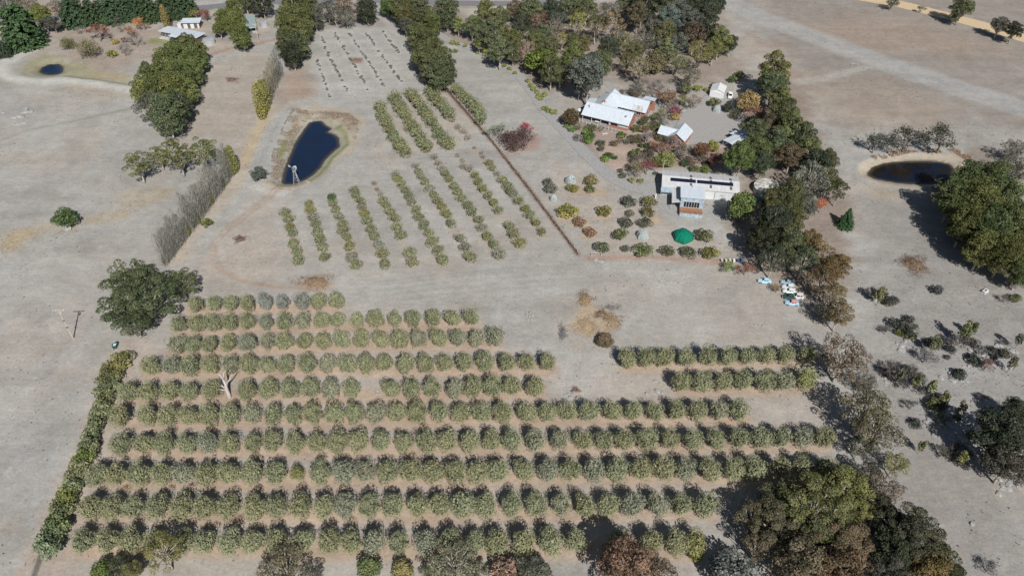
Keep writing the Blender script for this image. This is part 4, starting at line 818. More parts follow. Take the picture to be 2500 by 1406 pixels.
# orchard
OR = [(1338,444,28,(.09,.095,.075)),(1346,461,36,(.10,.105,.08)),(1397,460,30,(.15,.14,.035)),(1442,440,38,(.16,.14,.055)),(1440,461,28,(.09,.11,.04)),(1385,515,48,(.18,.175,.04)),(1474,516,40,(.18,.165,.045)),(1414,542,34,(.16,.105,.055)),(1440,567,32,(.18,.10,.05)),(1534,491,40,(.08,.095,.065)),(1587,493,40,(.12,.115,.04)),(1582,516,38,(.12,.11,.045)),(1537,521,24,(.11,.11,.075)),(1528,544,36,(.085,.085,.06)),(1576,544,36,(.09,.095,.07)),(1514,572,40,(.10,.115,.05)),(1717,574,46,(.10,.105,.05)),
(1468,604,40,(.085,.10,.05)),(1527,607,26,(.13,.125,.09)),(1573,611,48,(.11,.125,.045)),(1630,614,38,(.10,.105,.065)),(1682,617,38,(.09,.10,.055)),(1733,617,46,(.14,.14,.04))]
grp([(a[0], a[1], a[2], 'fruit_tree', a[3]) for a in OR], 'low fruit tree', 'in the orchard before the blue shed', 'fruit_tree', 'fruit tree', order='x', group='orchard fruit trees', zs=.9)
# ------------------------------------------------------------------ right-hand rocky paddock saplings and scrub
SC = [('sapling',2150,718,26,(.13,.14,.04)),('fruit_tree',2288,708,32,(.10,.105,.08)),('fruit_tree',2480,728,28,(.10,.12,.035)),('half_bare',2450,730,20,(.14,.12,.08)),('fruit_tree',2192,790,40,(.075,.085,.05)),('fruit_tree',2218,814,34,(.08,.10,.025)),('fruit_tree',2196,812,22,(.13,.15,.03)),('sapling',2283,838,28,(.12,.125,.045)),('sapling',2358,808,32,(.11,.135,.03)),('sapling',2378,800,22,(.11,.13,.03)),('half_bare',2335,834,46,(.11,.105,.075)),('fruit_tree',2344,912,34,(.055,.07,.04)),('sapling',2474,886,26,(.12,.12,.045)),('half_bare',2410,890,34,(.18,.10,.06)),
('sapling',2200,916,26,(.115,.12,.05)),('sapling',2240,930,26,(.14,.15,.04)),('sapling',2278,942,28,(.13,.155,.035)),('fruit_tree',2282,985,40,(.115,.14,.035)),('sapling',2308,970,24,(.13,.15,.04)),('sapling',2346,1000,30,(.15,.125,.045)),('fruit_tree',2236,1034,30,(.075,.085,.05)),('sapling',2405,1025,22,(.11,.12,.05)),('half_bare',2176,905,40,(.13,.125,.10)),('half_bare',2400,970,20,(.16,.12,.09)),('sapling',2252,1090,22,(.15,.16,.04)),('half_bare',2300,1105,30,(.12,.12,.07)),('sapling',2350,1118,26,(.15,.16,.035)),('half_bare',2416,1384,36,(.11,.10,.085)),('half_bare',2130,716,30,(.12,.12,.085)),('sapling',2490,830,24,(.09,.10,.05)),('half_bare',2225,905,34,(.12,.12,.09)),('half_bare',1226+1000,990,26,(.11,.10,.08)),('half_bare',2260,870,40,(.15,.14,.11))]
lk = {'sapling': 'slender young gum sapling', 'fruit_tree': 'rounded scrub bush', 'half_bare': 'thin half-bare scrub'}
rs_ = random.Random(77)
for cx, cy, sx, sy, n in ((2205,905,55,40,9),(2290,990,60,50,10),(2330,840,70,30,8),(2410,880,55,40,7),(2200,800,40,20,4),(2350,1090,60,40,6),(2180,720,40,12,3)):
    for _ in range(n): SC.append((rs_.choice(['half_bare', 'half_bare', 'fruit_tree', 'shrub']), cx+rs_.gauss(0, .5)*sx, cy+rs_.gauss(0, .5)*sy, rs_.uniform(14, 34), rs_.choice([(.075, .075, .055), (.085, .09, .06), (.10, .085, .06), (.065, .075, .04)])))
SC = [(k, x, y, wd, (c[0]*.8, c[1]*.76, (c[2]+.012)*.85)) for k, x, y, wd, c in SC]; lk['shrub'] = 'low grey scrub'
for i, (k, x, y, wd, c) in enumerate(sorted(SC, key=lambda t: t[2])):
    plant(k, x, y, wd, c, f'{lk[k]}, {ordn(i+1)} from the top in the rocky right-hand paddock', 'shrub' if k != 'sapling' else 'sapling', 'scrub_plant' if k != 'sapling' else 'gum_sapling', 'scrub of the rocky right-hand paddock', zs=1.25 if k == 'sapling' else 1)
for a in [('half_bare',1896,706,22,(.16,.11,.05),'spindly leaning sapling in front of the parked cars'),('gum',2350,18,60,GB,'wide gum beside the sandy road'),('gum',2330,42,28,GB,'small gum under the wide roadside gum'),('gum_wispy',2180,6,30,GDK,'dark roadside tree at the top edge by the sandy road'),('half_bare',2247,24,18,(.11,.11,.09),'sparse small tree on the sandy verge'),('gum',2440,62,44,GGR,'low scrubby gum on the right of the sandy road'),('gum',2476,76,44,GDK,'dark scrubby gum at the right end of the sandy road'),('gum',1905,0,26,GB,'gum tip at the very top edge')][:-1]:
    plant(a[0], a[1], a[2], a[3], a[4], a[5], 'tree', 'roadside_tree')
# bottom edge trees
for a in [('gum_open',398,1346,104,(.125,.125,.04),'olive-green gum rising over the nearest olives at bottom left'),('round_tree',248,1398,60,(.075,.11,.025),'bright green tree at the bottom edge, left'),('gum',322,1394,56,(.115,.115,.045),'dull olive tree between two bottom-left trees'),('gum_wispy',690,1388,110,(.11,.105,.06),'grey open-branched tree at the bottom edge'),('round_tree',902,1386,64,(.11,.125,.045),'rounded olive-green tree at the bottom centre'),('round_tree',984,1394,58,(.20,.18,.06),'yellow-green tree at the bottom centre'),('gum_wispy',1108,1376,110,(.14,.14,.085),'pale grey-green open tree at the bottom centre'),('round_tree',1238,1396,90,(.20,.14,.095),'pinkish tan tree at the bottom edge'),('gum',1320,1396,60,(.09,.095,.075),'grey-green tree beside the pinkish tan tree'),('gum',1536,1388,160,(.135,.085,.05),'big rusty brown gum at the bottom edge'),('round_tree',1784,1386,124,(.125,.13,.115),'large blue-grey rounded wattle at the bottom edge'),('gum_open',1062,1398,76,(.10,.105,.05),'olive gum at the bottom edge left of the pale open tree'),('gum_open',1166,1400,70,(.115,.11,.06),'dull olive gum right of the pale open tree'),('gum_open',1296,1402,90,(.085,.09,.06),'dark grey-green gum at the bottom edge, centre right'),('gum_open',1612,1400,84,(.10,.075,.045),'brown gum right of the big rusty gum'),('gum_open',760,1402,60,(.09,.085,.055),'small grey tree at the bottom edge, left of centre'),('gum',290,1384,60,(.05,.06,.03),'dark tree at the bottom left'),('round_tree',1700,1350,40,(.15,.16,.035),'yellow-green bush left of the blue-grey wattle')]:
    plant(a[0], a[1], a[2], a[3], a[4], a[5], 'tree', 'foreground_tree')
# ------------------------------------------------------------------ buildings
def frame(name, label, ox, oy, dx, dy, cat='house'):
    return thing(name, label, cat, (ox, oy, Z(ox, oy)), math.atan2(dy, dx))
def gable_u(t, x0, x1, y0, y1, ze, zr, m, oh=.35, th=.14, yr=None, name='roof'):
    """gable roof with ridge along local x, as two slabs and a ridge cap"""
    yr = (y0+y1)/2 if yr is None else yr; a, b = x0-oh, x1+oh
    sf = (zr-ze)/(yr-y0); sb = (zr-ze)/(y1-yr)
    r1 = MB().prism([(a, y0-oh, ze-sf*oh), (b, y0-oh, ze-sf*oh), (b, yr, zr), (a, yr, zr)], th).build(name, m, t)
    r2 = MB().prism([(a, yr+.003, zr), (b, yr+.003, zr), (b, y1+oh, ze-sb*oh), (a, y1+oh, ze-sb*oh)], th).build(name, m, t)
    MB().box(a, b, yr-.16, yr+.16, zr-.02, zr+.06).build('ridge_cap', m, r1)
    MB().box(a, b, y0-oh-.13, y0-oh-.003, ze-sf*oh-.16, ze-sf*oh-.02).build('gutter', m, r1)
    return r1, r2
def gable_v(t, x0, x1, y0, y1, ze, zr, m, oh=.35, th=.14, name='roof'):
    xr = (x0+x1)/2; a, b = y0-oh, y1+oh; s = (zr-ze)/(xr-x0)
    r1 = MB().prism([(x0-oh, a, ze-s*oh), (xr, a, zr), (xr, b, zr), (x0-oh, b, ze-s*oh)], th).build(name, m, t)
    r2 = MB().prism([(xr+.003, a, zr), (x1+oh, a, ze-s*oh), (x1+oh, b, ze-s*oh), (xr+.003, b, zr)], th).build(name, m, t)
    MB().box(xr-.16, xr+.16, a, b, zr-.02, zr+.06).build('ridge_cap', m, r1)
    return r1, r2
def walls_u(t, x0, x1, y0, y1, ze, zr, m, yr=None):
    """wall ring with gable ends facing local +-x"""
    yr = (y0+y1)/2 if yr is None else yr
    mb = MB(); mb.wall([(x0, y0, -.3), (x1, y0, -.3), (x1, y0, ze-.16), (x0, y0, ze-.16)], 0, 1, .2)
    mb.wall([(x1, y1, -.3), (x0, y1, -.3), (x0, y1, ze-.16), (x1, y1, ze-.16)], 0, -1, .2)
    for x, s in ((x0, 1), (x1, -1)):
        mb.wall([(x, y0+.2, -.3), (x, y1-.2, -.3), (x, y1-.2, ze-.16), (x, yr, zr-.16), (x, y0+.2, ze-.16)], s, 0, .2)
    return mb.build('wall', m, t)
def walls_v(t, x0, x1, y0, y1, ze, zr, m):
    xr = (x0+x1)/2; mb = MB()
    for x, s in ((x0, 1), (x1, -1)): mb.wall([(x, y0, -.3), (x, y1, -.3), (x, y1, ze-.16), (x, y0, ze-.16)], s, 0, .2)
    for y, s in ((y0, 1), (y1, -1)): mb.wall([(x0+.2, y, -.3), (x1-.2, y, -.3), (x1-.2, y, ze-.16), (xr, y, zr-.16), (x0+.2, y, ze-.16)], 0, s, .2)
    return mb.build('wall', m, t)
def win_y(t, x0, x1, y, z0, z1, panes=2, m=GLASS, fm=WHITE, s=-1):
    """window on a wall whose outer face is the plane y (facing s)"""
    f = MB(); e = .07
    f.box(x0, x1, min(y, y+s*.05), max(y, y+s*.05), z0, z0+e); f.box(x0, x1, min(y, y+s*.05), max(y, y+s*.05), z1-e, z1)
    for i in range(panes+1):
        xx = x0+(x1-x0-e)*i/panes; f.box(xx, xx+e, min(y, y+s*.05), max(y, y+s*.05), z0+e, z1-e)
    fo = f.build('window', fm, t)
    for i in range(panes):
        a = x0+(x1-x0-e)*i/panes+e; b = x0+(x1-x0-e)*(i+1)/panes
        MB().box(a, b, min(y, y+s*.02), max(y, y+s*.02), z0+e, z1-e).build('pane', m, fo)
    return fo
def win_x(t, y0, y1, x, z0, z1, m=GLASS, fm=WHITE, s=1):
    f = MB(); e = .07; a, b = min(x, x+s*.05), max(x, x+s*.05)
    f.box(a, b, y0, y1, z0, z0+e).box(a, b, y0, y1, z1-e, z1).box(a, b, y0, y0+e, z0+e, z1-e).box(a, b, y1-e, y1, z0+e, z1-e)
    fo = f.build('window', fm, t); MB().box(min(x, x+s*.02), max(x, x+s*.02), y0+e, y1-e, z0+e, z1-e).build('pane', m, fo); return fo
def box(t, name, m, *a): return MB().box(*a).build(name, m, t)

# brick farmhouse: front wing, connecting wing, back wing
t = frame('brick_house', 'brick farmhouse with white metal roofs and a long front veranda', 26.7, 262.8, 16.2, -8.3); t.scale = (1, 1, 1.2)
gable_u(t, 0, 18.4, 0, 8.4, 2.5, 4.75, ROOFW, yr=4.8)
mb = MB(); mb.wall([(11.1, .35, -.3), (18.3, .35, -.3), (18.3, .35, .75), (11.1, .35, .75)], 0, 1, .2); mb.build('wall', BRICK, t)
mb = MB(); mb.wall([(0.1, 4.1, -.3), (11.1, 4.1, -.3), (11.1, 4.1, 4.1), (.1, 4.1, 4.1)], 0, 1, .2)
for x, s in ((.1, 1), (18.3, -1)): mb.wall([(x, .56 if x > 5 else 4.31, -.3), (x, 8.0, -.3), (x, 8.0, 2.55), (x, 4.8, 4.55), (x, .56 if x > 5 else 4.31, 2.5 if x > 5 else 4.1)], s, 0, .2)
mb.wall([(18.1, 8.2, -.3), (.3, 8.2, -.3), (.3, 8.2, 2.35), (18.1, 8.2, 2.35)], 0, -1, .19); mb.build('wall', BRICK, t)
box(t, 'room_side_wall', WHITE, 11.1, 11.3, .56, 4.08, -.3, 2.6)
for x in (11.15, 14.4, 18.05): box(t, 'corner_board', WHITE, x-.1, x+.15, .18, .345, .75, 2.45)
box(t, 'blind', WHITE, 14.75, 17.8, .42, .5, .85, 2.4); box(t, 'blind', WHITE, 11.5, 14.2, .42, .5, 1.65, 2.4)
box(t, 'pane', GLASS, 11.5, 14.2, .47, .53, .78, 1.63)
for x in (.15, 3.8, 7.5, 10.9): box(t, 'veranda_post', WHITE, x-.07, x+.07, .02, .16, -.2, 2.42)
box(t, 'veranda_deck', POST, -.2, 11.05, -.5, 4.08, -.2, .22)
for x in np.linspace(-.3, 16, 12): box(t, 'fence_post', WHITE, x-.07, x+.07, -2.05-.0*x, -1.9, -.2, 1.05)
box(t, 'fence_rail', POST, -.3, 16, -2.02, -1.95, .45, .52); box(t, 'fence_rail', POST, -.3, 16, -2.02, -1.95, .8, .87)
win_y(t, 2, 4.6, 4.1, .6, 2.2, 3); win_y(t, 6.4, 8.8, 4.1, .3, 2.3, 3)
gable_v(t, .9, 9.8, 5.3, 19.0, 2.62, 4.70, ROOFW)
mb = MB(); mb.wall([(1.2, 8.3, -.3), (1.2, 18.7, -.3), (1.2, 18.7, 2.5), (1.2, 8.3, 2.5)], 1, 0, .2); mb.wall([(9.6, 8.3, -.3), (9.6, 12.2, -.3), (9.6, 12.2, 2.5), (9.6, 8.3, 2.5)], -1, 0, .2); mb.build('wall', BRICK, t)
gable_u(t, 6.0, 20.8, 12, 19.6, 2.58, 4.80, ROOFW)
walls_u(t, 6.2, 20.6, 12.3, 19.3, 2.6, 4.7, BRICK)
for a in (11.2, 14.2, 17.2): win_y(t, a, a+1.7, 12.3, .7, 2.1, 2)
for a in (13.2, 16.6): win_x(t, a, a+1.2, 20.6, .7, 2.1)
sl_ = (4.80-2.58)/3.8; MB().prism([(15.6, 11.7, 2.58-sl_*.3+.05), (19.6, 11.7, 2.58-sl_*.3+.05), (19.6, 13.4, 2.58+sl_*1.4+.05), (15.6, 13.4, 2.58+sl_*1.4+.05)], .04).build('translucent_sheet', CONC, t)
MB().prism([(17.6, 17.4, 4.45), (22.2, 17.4, 4.45), (22.2, 20.6, 4.2), (17.6, 20.6, 4.2)], .1).build('skillion_roof', ROOFW, t)
box(t, 'skillion_wall', BRICK, 17.9, 21.9, 19.65, 20.3, -.3, 4.05)
MB().prism([(-2.2, 8.6, 2.7), (1.0, 8.6, 3.1), (1.0, 12.4, 3.1), (-2.2, 12.4, 2.7)], .1).build('porch_roof', ROOFW, t)
for y in (8.8, 12.2): box(t, 'porch_post', WHITE, -2.1, -1.98, y-.06, y+.06, -.2, 2.6)
for x, y, z in ((1.7, 2.6, 3.6), (4.4, 16, 4.3)): MB().tube([(x, y, z), (x, y, z+1.3)], .12, 8).tube([(x, y, z+1.3), (x, y, z+1.45)], .2, 8).build('flue', GALV, t)
MB().tube([(16.6, 2.2, 3.3), (16.6, 2.2, 4.0)], .05, 6).lathe([(.02, 3.9), (.3, 4.05), (.42, 4.25)], 12, 16.6, 2.2).build('antenna_dish', GALV, t)
MB().box(5.0, 5.9, 7.3, 8.1, 3.2, 5.1).build('chimney', BRICK, t)
# garden table and seats on the veranda, bench on the lawn
def table_set(x, y, rz, label):
    o = thing('outdoor_table', label, 'table', (x, y, Z(x, y)+.22), rz)
    box(o, 'table_top', WHITE, -.9, .9, -.45, .45, .68, .74)
    for sx in (-.8, .8):
        for sy in (-.38, .38): box(o, 'leg', WHITE, sx-.04, sx+.04, sy-.04, sy+.04, 0, .68)
table_set(26.7+6*.89+.3*.456, 262.8-6*.456+.3*.89, -.47, 'white outdoor table on the farmhouse veranda')
o = thing('garden_bench', 'pale timber bench on the brick-coloured lawn before the farmhouse', 'bench', (*G(1476, 330), Z(*G(1476, 330))), .5)
box(o, 'seat', WHITE, -1.1, 1.1, -.3, .3, .42, .5)
for sx in (-.9, .9): box(o, 'leg', WHITE, sx-.06, sx+.06, -.25, .25, 0, .42)
# machinery shed with blue annex
t = frame('machinery_shed', 'long grey-roofed shed with solar panels and a blue corrugated front annex', 49.5, 212.9, 23.2, -3.7, 'shed')
L_ = 24.9
r1, r2 = gable_u(t, 0, L_, 0, 9.6, 3.5, 4.6, ROOFG, oh=.15)
walls_u(t, .1, L_-.1, .1, 9.5, 3.5, 4.6, corrugated('pale_steel_wall', (.62, .64, .64), .5, axis='X'))
sf = 1.1/4.8
def onroof(y): return 3.5+sf*y if y < 4.8 else 4.6-sf*(y-4.8)
def rslab(name, m, x0, x1, y0, y1, d, th): MB().prism([(x0, y0, onroof(y0)+d), (x1, y0, onroof(y0)+d), (x1, y1, onroof(y1)+d), (x0, y1, onroof(y1)+d)], th).build(name, m, t)
for a, b in ((2.6, 10.9), (11.3, 23.0)):
    k = int(round((b-a)/1.0))
    for i in range(k): rslab('solar_panel', PANEL, a+(b-a)*i/k+.02, a+(b-a)*(i+1)/k-.02, 2.5, 3.9, .16, .05)
for x in (9.0, 15.4, 21.9):
    rslab('skylight', DKWALL, x, x+.75, .9, 2.35, .035, .03); rslab('skylight', DKWALL, x, x+.75, 4.0, 4.55, .035, .03); rslab('skylight', DKWALL, x, x+.75, 5.2, 7.2, .035, .03)
box(t, 'sliding_door', WHITE, 14.1, 17.2, -.02, .09, 0, 3.0); box(t, 'door_gap', DARKC, 17.22, 17.36, .03, .095, 0, 3.0); box(t, 'door_track', WHITE, 13.9, 24.6, -.04, .06, 3.08, 3.22)
win_y(t, 19.0, 20.9, .1, 1.2, 2.2, 2, m=CONC)
box(t, 'wall', BLUEC, 6.0, 13.2, -8, -1.9, -.3, 5.3); box(t, 'link_wall', ROOFG, 6.2, 13.0, -1.89, -.15, -.3, 3.3)
MB().prism([(5.7, -8.35, 5.4), (13.5, -8.35, 5.4), (13.5, -1.7, 5.75), (5.7, -1.7, 5.75)], .12).build('annex_roof', ROOFW, t)
MB().tube([(9.6, -2.6, 5.5), (9.6, -2.6, 6.5)], .13, 8).build('flue', GALV, t)
mb = MB(); x0, x1, z0, z1 = 7.0, 12.1, 1.5, 3.8
mb.box(x0, x1, -8.06, -8.003, z0, z0+.09).box(x0, x1, -8.06, -8.003, z1-.09, z1)
for i in range(7): xx = x0+(x1-x0-.09)*i/6; mb.box(xx, xx+.09, -8.06, -8.003, z0+.09, z1-.09)
wf = mb.build('window', WHITE, t)
for i in range(6): a = x0+(x1-x0-.09)*i/6+.09; MB().box(a, x0+(x1-x0-.09)*(i+1)/6, -8.03, -8.003, z0+.09, z1-.09).build('pane', GLASS, wf)
for i in range(6): y = -11.2+.53*i; box(t, 'deck_board', TIMBER, 5.95, 13.1, y, y+.5, 1.28, 1.4)
box(t, 'deck_skirt', BLUEC, 6.0, 13.05, -11.15, -11.05, -.3, 1.27); box(t, 'deck_skirt', BLUEC, 6.0, 6.1, -11.04, -8.01, -.3, 1.27); box(t, 'deck_skirt', BLUEC, 12.95, 13.05, -11.04, -8.01, -.3, 1.27)
for x in np.linspace(6.05, 13.0, 5): box(t, 'rail_post', TIMBER, x-.04, x+.04, -11.14, -11.06, 1.4, 2.25)
box(t, 'rail', TIMBER, 6, 13.05, -11.15, -11.05, 2.25, 2.32)
MB().prism([(3.3, -8.2, 2.9), (5.98, -8.2, 3.4), (5.98, -.2, 3.4), (3.3, -.2, 2.9)], .08).build('side_awning', ROOFG, t)
for y in (-8, -4.2, -.5): box(t, 'awning_post', GALV, 3.35, 3.45, y-.05, y+.05, -.2, 2.82)
MB().prism([(-.3, -2.2, 2.7), (3.28, -2.2, 2.7), (3.28, -.08, 3.1), (-.3, -.08, 3.1)], .08).build('front_awning', BLUEC, t)
for x in (-.2, 3.1): box(t, 'awning_post', GALV, x-.05, x+.05, -2.1, -2.0, -.2, 2.62)
MB().tube([(.1, 9.3, 3), (.1, 9.3, 7.5)], .1, 8).build('flue', GALV, t)
box(t, 'water_barrel', WHITE, -1.9, -1.5, -2.6, -2.2, 0, 1.9); 
# brick cottage
t = frame('brick_cottage', 'small brick cottage with crossed white gable roofs beside the gravel yard', 52.9, 247.9, .87, -.5); t.scale = (1, 1, 1.12)
gable_u(t, 0, 7.1, .8, 6.2, 2.6, 4.1, ROOFW, oh=.2)
walls_u(t, .2, 4.2, 1.0, 6.0, 2.6, 4.1, BRICK)
gable_v(t, 4.0, 10.4, .1, 8.4, 2.62, 4.5, ROOFW, oh=.3); walls_v(t, 4.2, 10.2, .35, 8.2, 2.62, 4.5, BRICK)
win_y(t, 1.0, 1.7, 1.0, 1.2, 2.0, 2); win_y(t, 2.6, 3.3, 1.0, 1.2, 2.0, 2); win_y(t, 6.2, 7.2, .35, .3, 2.2, 2); win_y(t, 8.0, 9.0, .35, .3, 2.2, 2)
box(t, 'door', GLASS, 4.9, 5.7, .28, .34, 0, 2.1); box(t, 'door_frame', mat('red_frame', (.45, .05, .04), .6), 4.75, 5.85, .24, .345, 2.1, 2.25)
win_y(t, 6.95, 7.35, .35, 3.1, 3.6, 1)
# white garage
t = frame('white_garage', 'white steel gable garage at the far side of the gravel yard', 79.0, 282.6, 5.1, -2.0, 'garage')
gable_v(t, 0, 5.6, 0, 6, 2.6, 3.7, WHITE, oh=.1); walls_v(t, .1, 5.5, .1, 5.9, 2.62, 3.7, corrugated('white_steel_wall', (.72, .75, .78), .5, axis='Y'))
box(t, 'roller_door', WHITE, .6, 4.3, .04, .095, 0, 2.25); box(t, 'side_door', WHITE, 4.55, 5.3, .04, .095, 0, 2.05); box(t, 'side_opening', DARKC, 5.505, 5.54, 3.6, 5.0, .2, 2.2)
# carport roofs among the belt trees
t = frame('carport', 'long white carport roof with a dark gap, half hidden by trees', 76.0, 244.2, .80, .60, 'carport')
MB().prism([(0, -.2, 2.5), (12.5, -.2, 2.5), (12.5, -2.6, 2.7), (0, -2.6, 2.7)][::-1], .12).build('roof', ROOFW, t); MB().prism([(0, -2.9, 2.75), (12.5, -2.9, 2.75), (12.5, -4.6, 2.6), (0, -4.6, 2.6)][::-1], .12).build('roof', ROOFW, t)
MB().prism([(5.5, 0, 2.62), (9.5, 0, 2.62), (9.5, 1.6, 2.5), (5.5, 1.6, 2.5)], .1).build('side_roof', ROOFW, t)
for x in (.2, 4.2, 8.2, 12.2):
    for y in (-.4, -4.4): box(t, 'post', GALV, x-.06, x+.06, y-.06, y+.06, -.3, 2.42)
box(t, 'back_wall', DKWALL, .3, 12.2, -4.55, -4.48, -.3, 2.4)
# far-left flat-roofed house, garage, green shed
t = frame('flat_roofed_house', 'long low house with a pale flat roof and dark end wall, far left', -160.5, 338.9, 19.8, -7.8)
MB().prism([(0, 0, 3.0), (21.3, 0, 3.0), (21.3, 6.6, 2.75), (0, 6.6, 2.75)], .2).build('roof', ROOFW, t)
box(t, 'wall', DKWALL, .8, 20.6, .9, 6.0, -.3, 2.55)
for i in range(4): win_y(t, 1.4+1.7*i, 2.9+1.7*i, .9, .2, 2.3, 2)
win_y(t, 9.5, 12, .9, .4, 2.2, 2); win_y(t, 14, 17, .9, .8, 2.2, 2)
MB().prism([(7.2, -2.0, 2.5), (11.6, -2.0, 2.5), (11.6, .85, 2.62), (7.2, .85, 2.62)], .12).build('porch_roof', ROOFW, t)
for x in (7.3, 11.4): box(t, 'porch_post', DKWALL, x-.06, x+.06, -1.9, -1.78, -.2, 2.38)
box(t, 'terrace', CONC, .5, 8.5, -1.3, .88, -.2, .2); MB().tube([(17.5, 3, 2.6), (17.5, 3, 4.2)], .09, 8).build('flue', GALV, t)
t = frame('flat_roofed_garage', 'dark-walled garage with pale sloping roof behind the flat-roofed house', -153.2, 348.0, 8.6, .5, 'garage')
MB().prism([(0, 0, 2.9), (8.7, 0, 2.9), (8.7, 4.6, 3.3), (0, 4.6, 3.3)], .18).build('roof', ROOFW, t); box(t, 'wall', DKWALL, .4, 8.3, .5, 4.2, -.3, 2.7)
box(t, 'roller_door', WHITE, .8, 2.6, .43, .495, 0, 2.1); box(t, 'roller_door', WHITE, 4.0, 5.6, .43, .495, 0, 2.1); box(t, 'door', WHITE, 7.1, 7.9, .43, .495, 0, 2.1); box(t, 'side_box', WHITE, -1.9, -.2, .3, 2.6, -.2, 2.2)
t = frame('green_shed', 'open-fronted grey-green gable shed at the top left', -122.3, 342.6, 4.9, 1.6, 'shed')
gable_v(t, 0, 5.4, 0, 13.6, 2.7, 3.5, GREENR, oh=.1)
mb = MB()
for x, s in ((.1, 1), (5.3, -1)): mb.wall([(x, .1, -.3), (x, 13.5, -.3), (x, 13.5, 2.55), (x, .1, 2.55)], s, 0, .12)
mb.wall([(.25, 13.5, -.3), (5.15, 13.5, -.3), (5.15, 13.5, 2.5), (2.7, 13.5, 3.3), (.25, 13.5, 2.5)], 0, -1, .12); mb.wall([(.25, .1, 2.2), (5.15, .1, 2.2), (5.15, .1, 2.5), (2.7, .1, 3.3), (.25, .1, 2.5)], 0, 1, .1); mb.build('wall', GREENR, t)
box(t, 'front_post', GREENR, 2.62, 2.78, .1, .25, -.2, 2.2); box(t, 'floor', CONC, .25, 5.1, .1, 13.4, -.2, .06)
# tanks
def tank(px, py, rr, h, m, label, dome=.3, color=None):
    x, y = G(px, py, h); o = thing('water_tank', label, 'tank', (x, y, Z(x, y)))
    MB().lathe([(rr, -.2), (rr, h*.5), (rr*1.01, h*.5+.05), (rr, h)], 28).build('tank_body', m, o, color=color)
    r = MB().lathe([(rr*1.03, h-.05), (rr*1.03, h+.05), (rr*.6, h+dome*.7), (rr*.1, h+dome)], 28).build('lid', m, o, color=color); MB().lathe([(.3, h+dome*.6), (.3, h+dome+.15)], 10, rr*.55, 0).build('hatch', m, r, color=color)
MOTT = mat('mottled_tank_lid', (.50, .49, .45), .9, var=.75, scale=.7)
tank(1876, 456, 4.6, 2.2, MOTT, 'large mottled concrete tank behind the shed end', .5)
tank(1866, 480, 1.7, 2.4, PAINT, 'blue water tank beside the mottled concrete tank', .3, (.02, .12, .32))
tank(509, 97, 2.6, 2.2, GALV, 'silver water tank at the end of the flat-roofed house', .4)
tank(643, 54, 1.9, 2.2, GALV, 'grey water tank beside the green shed', .3)
x, y = G(641, 40); o = tag(MB().box(-1.4, 1.4, -1.9, 1.9, -.2, .5).build('garden_bed', mat('dark_soil', (.12, .12, .06), 1)), 'raised dark green garden bed behind the grey tank', 'garden bed'); o.location = (x, y, Z(x, y))

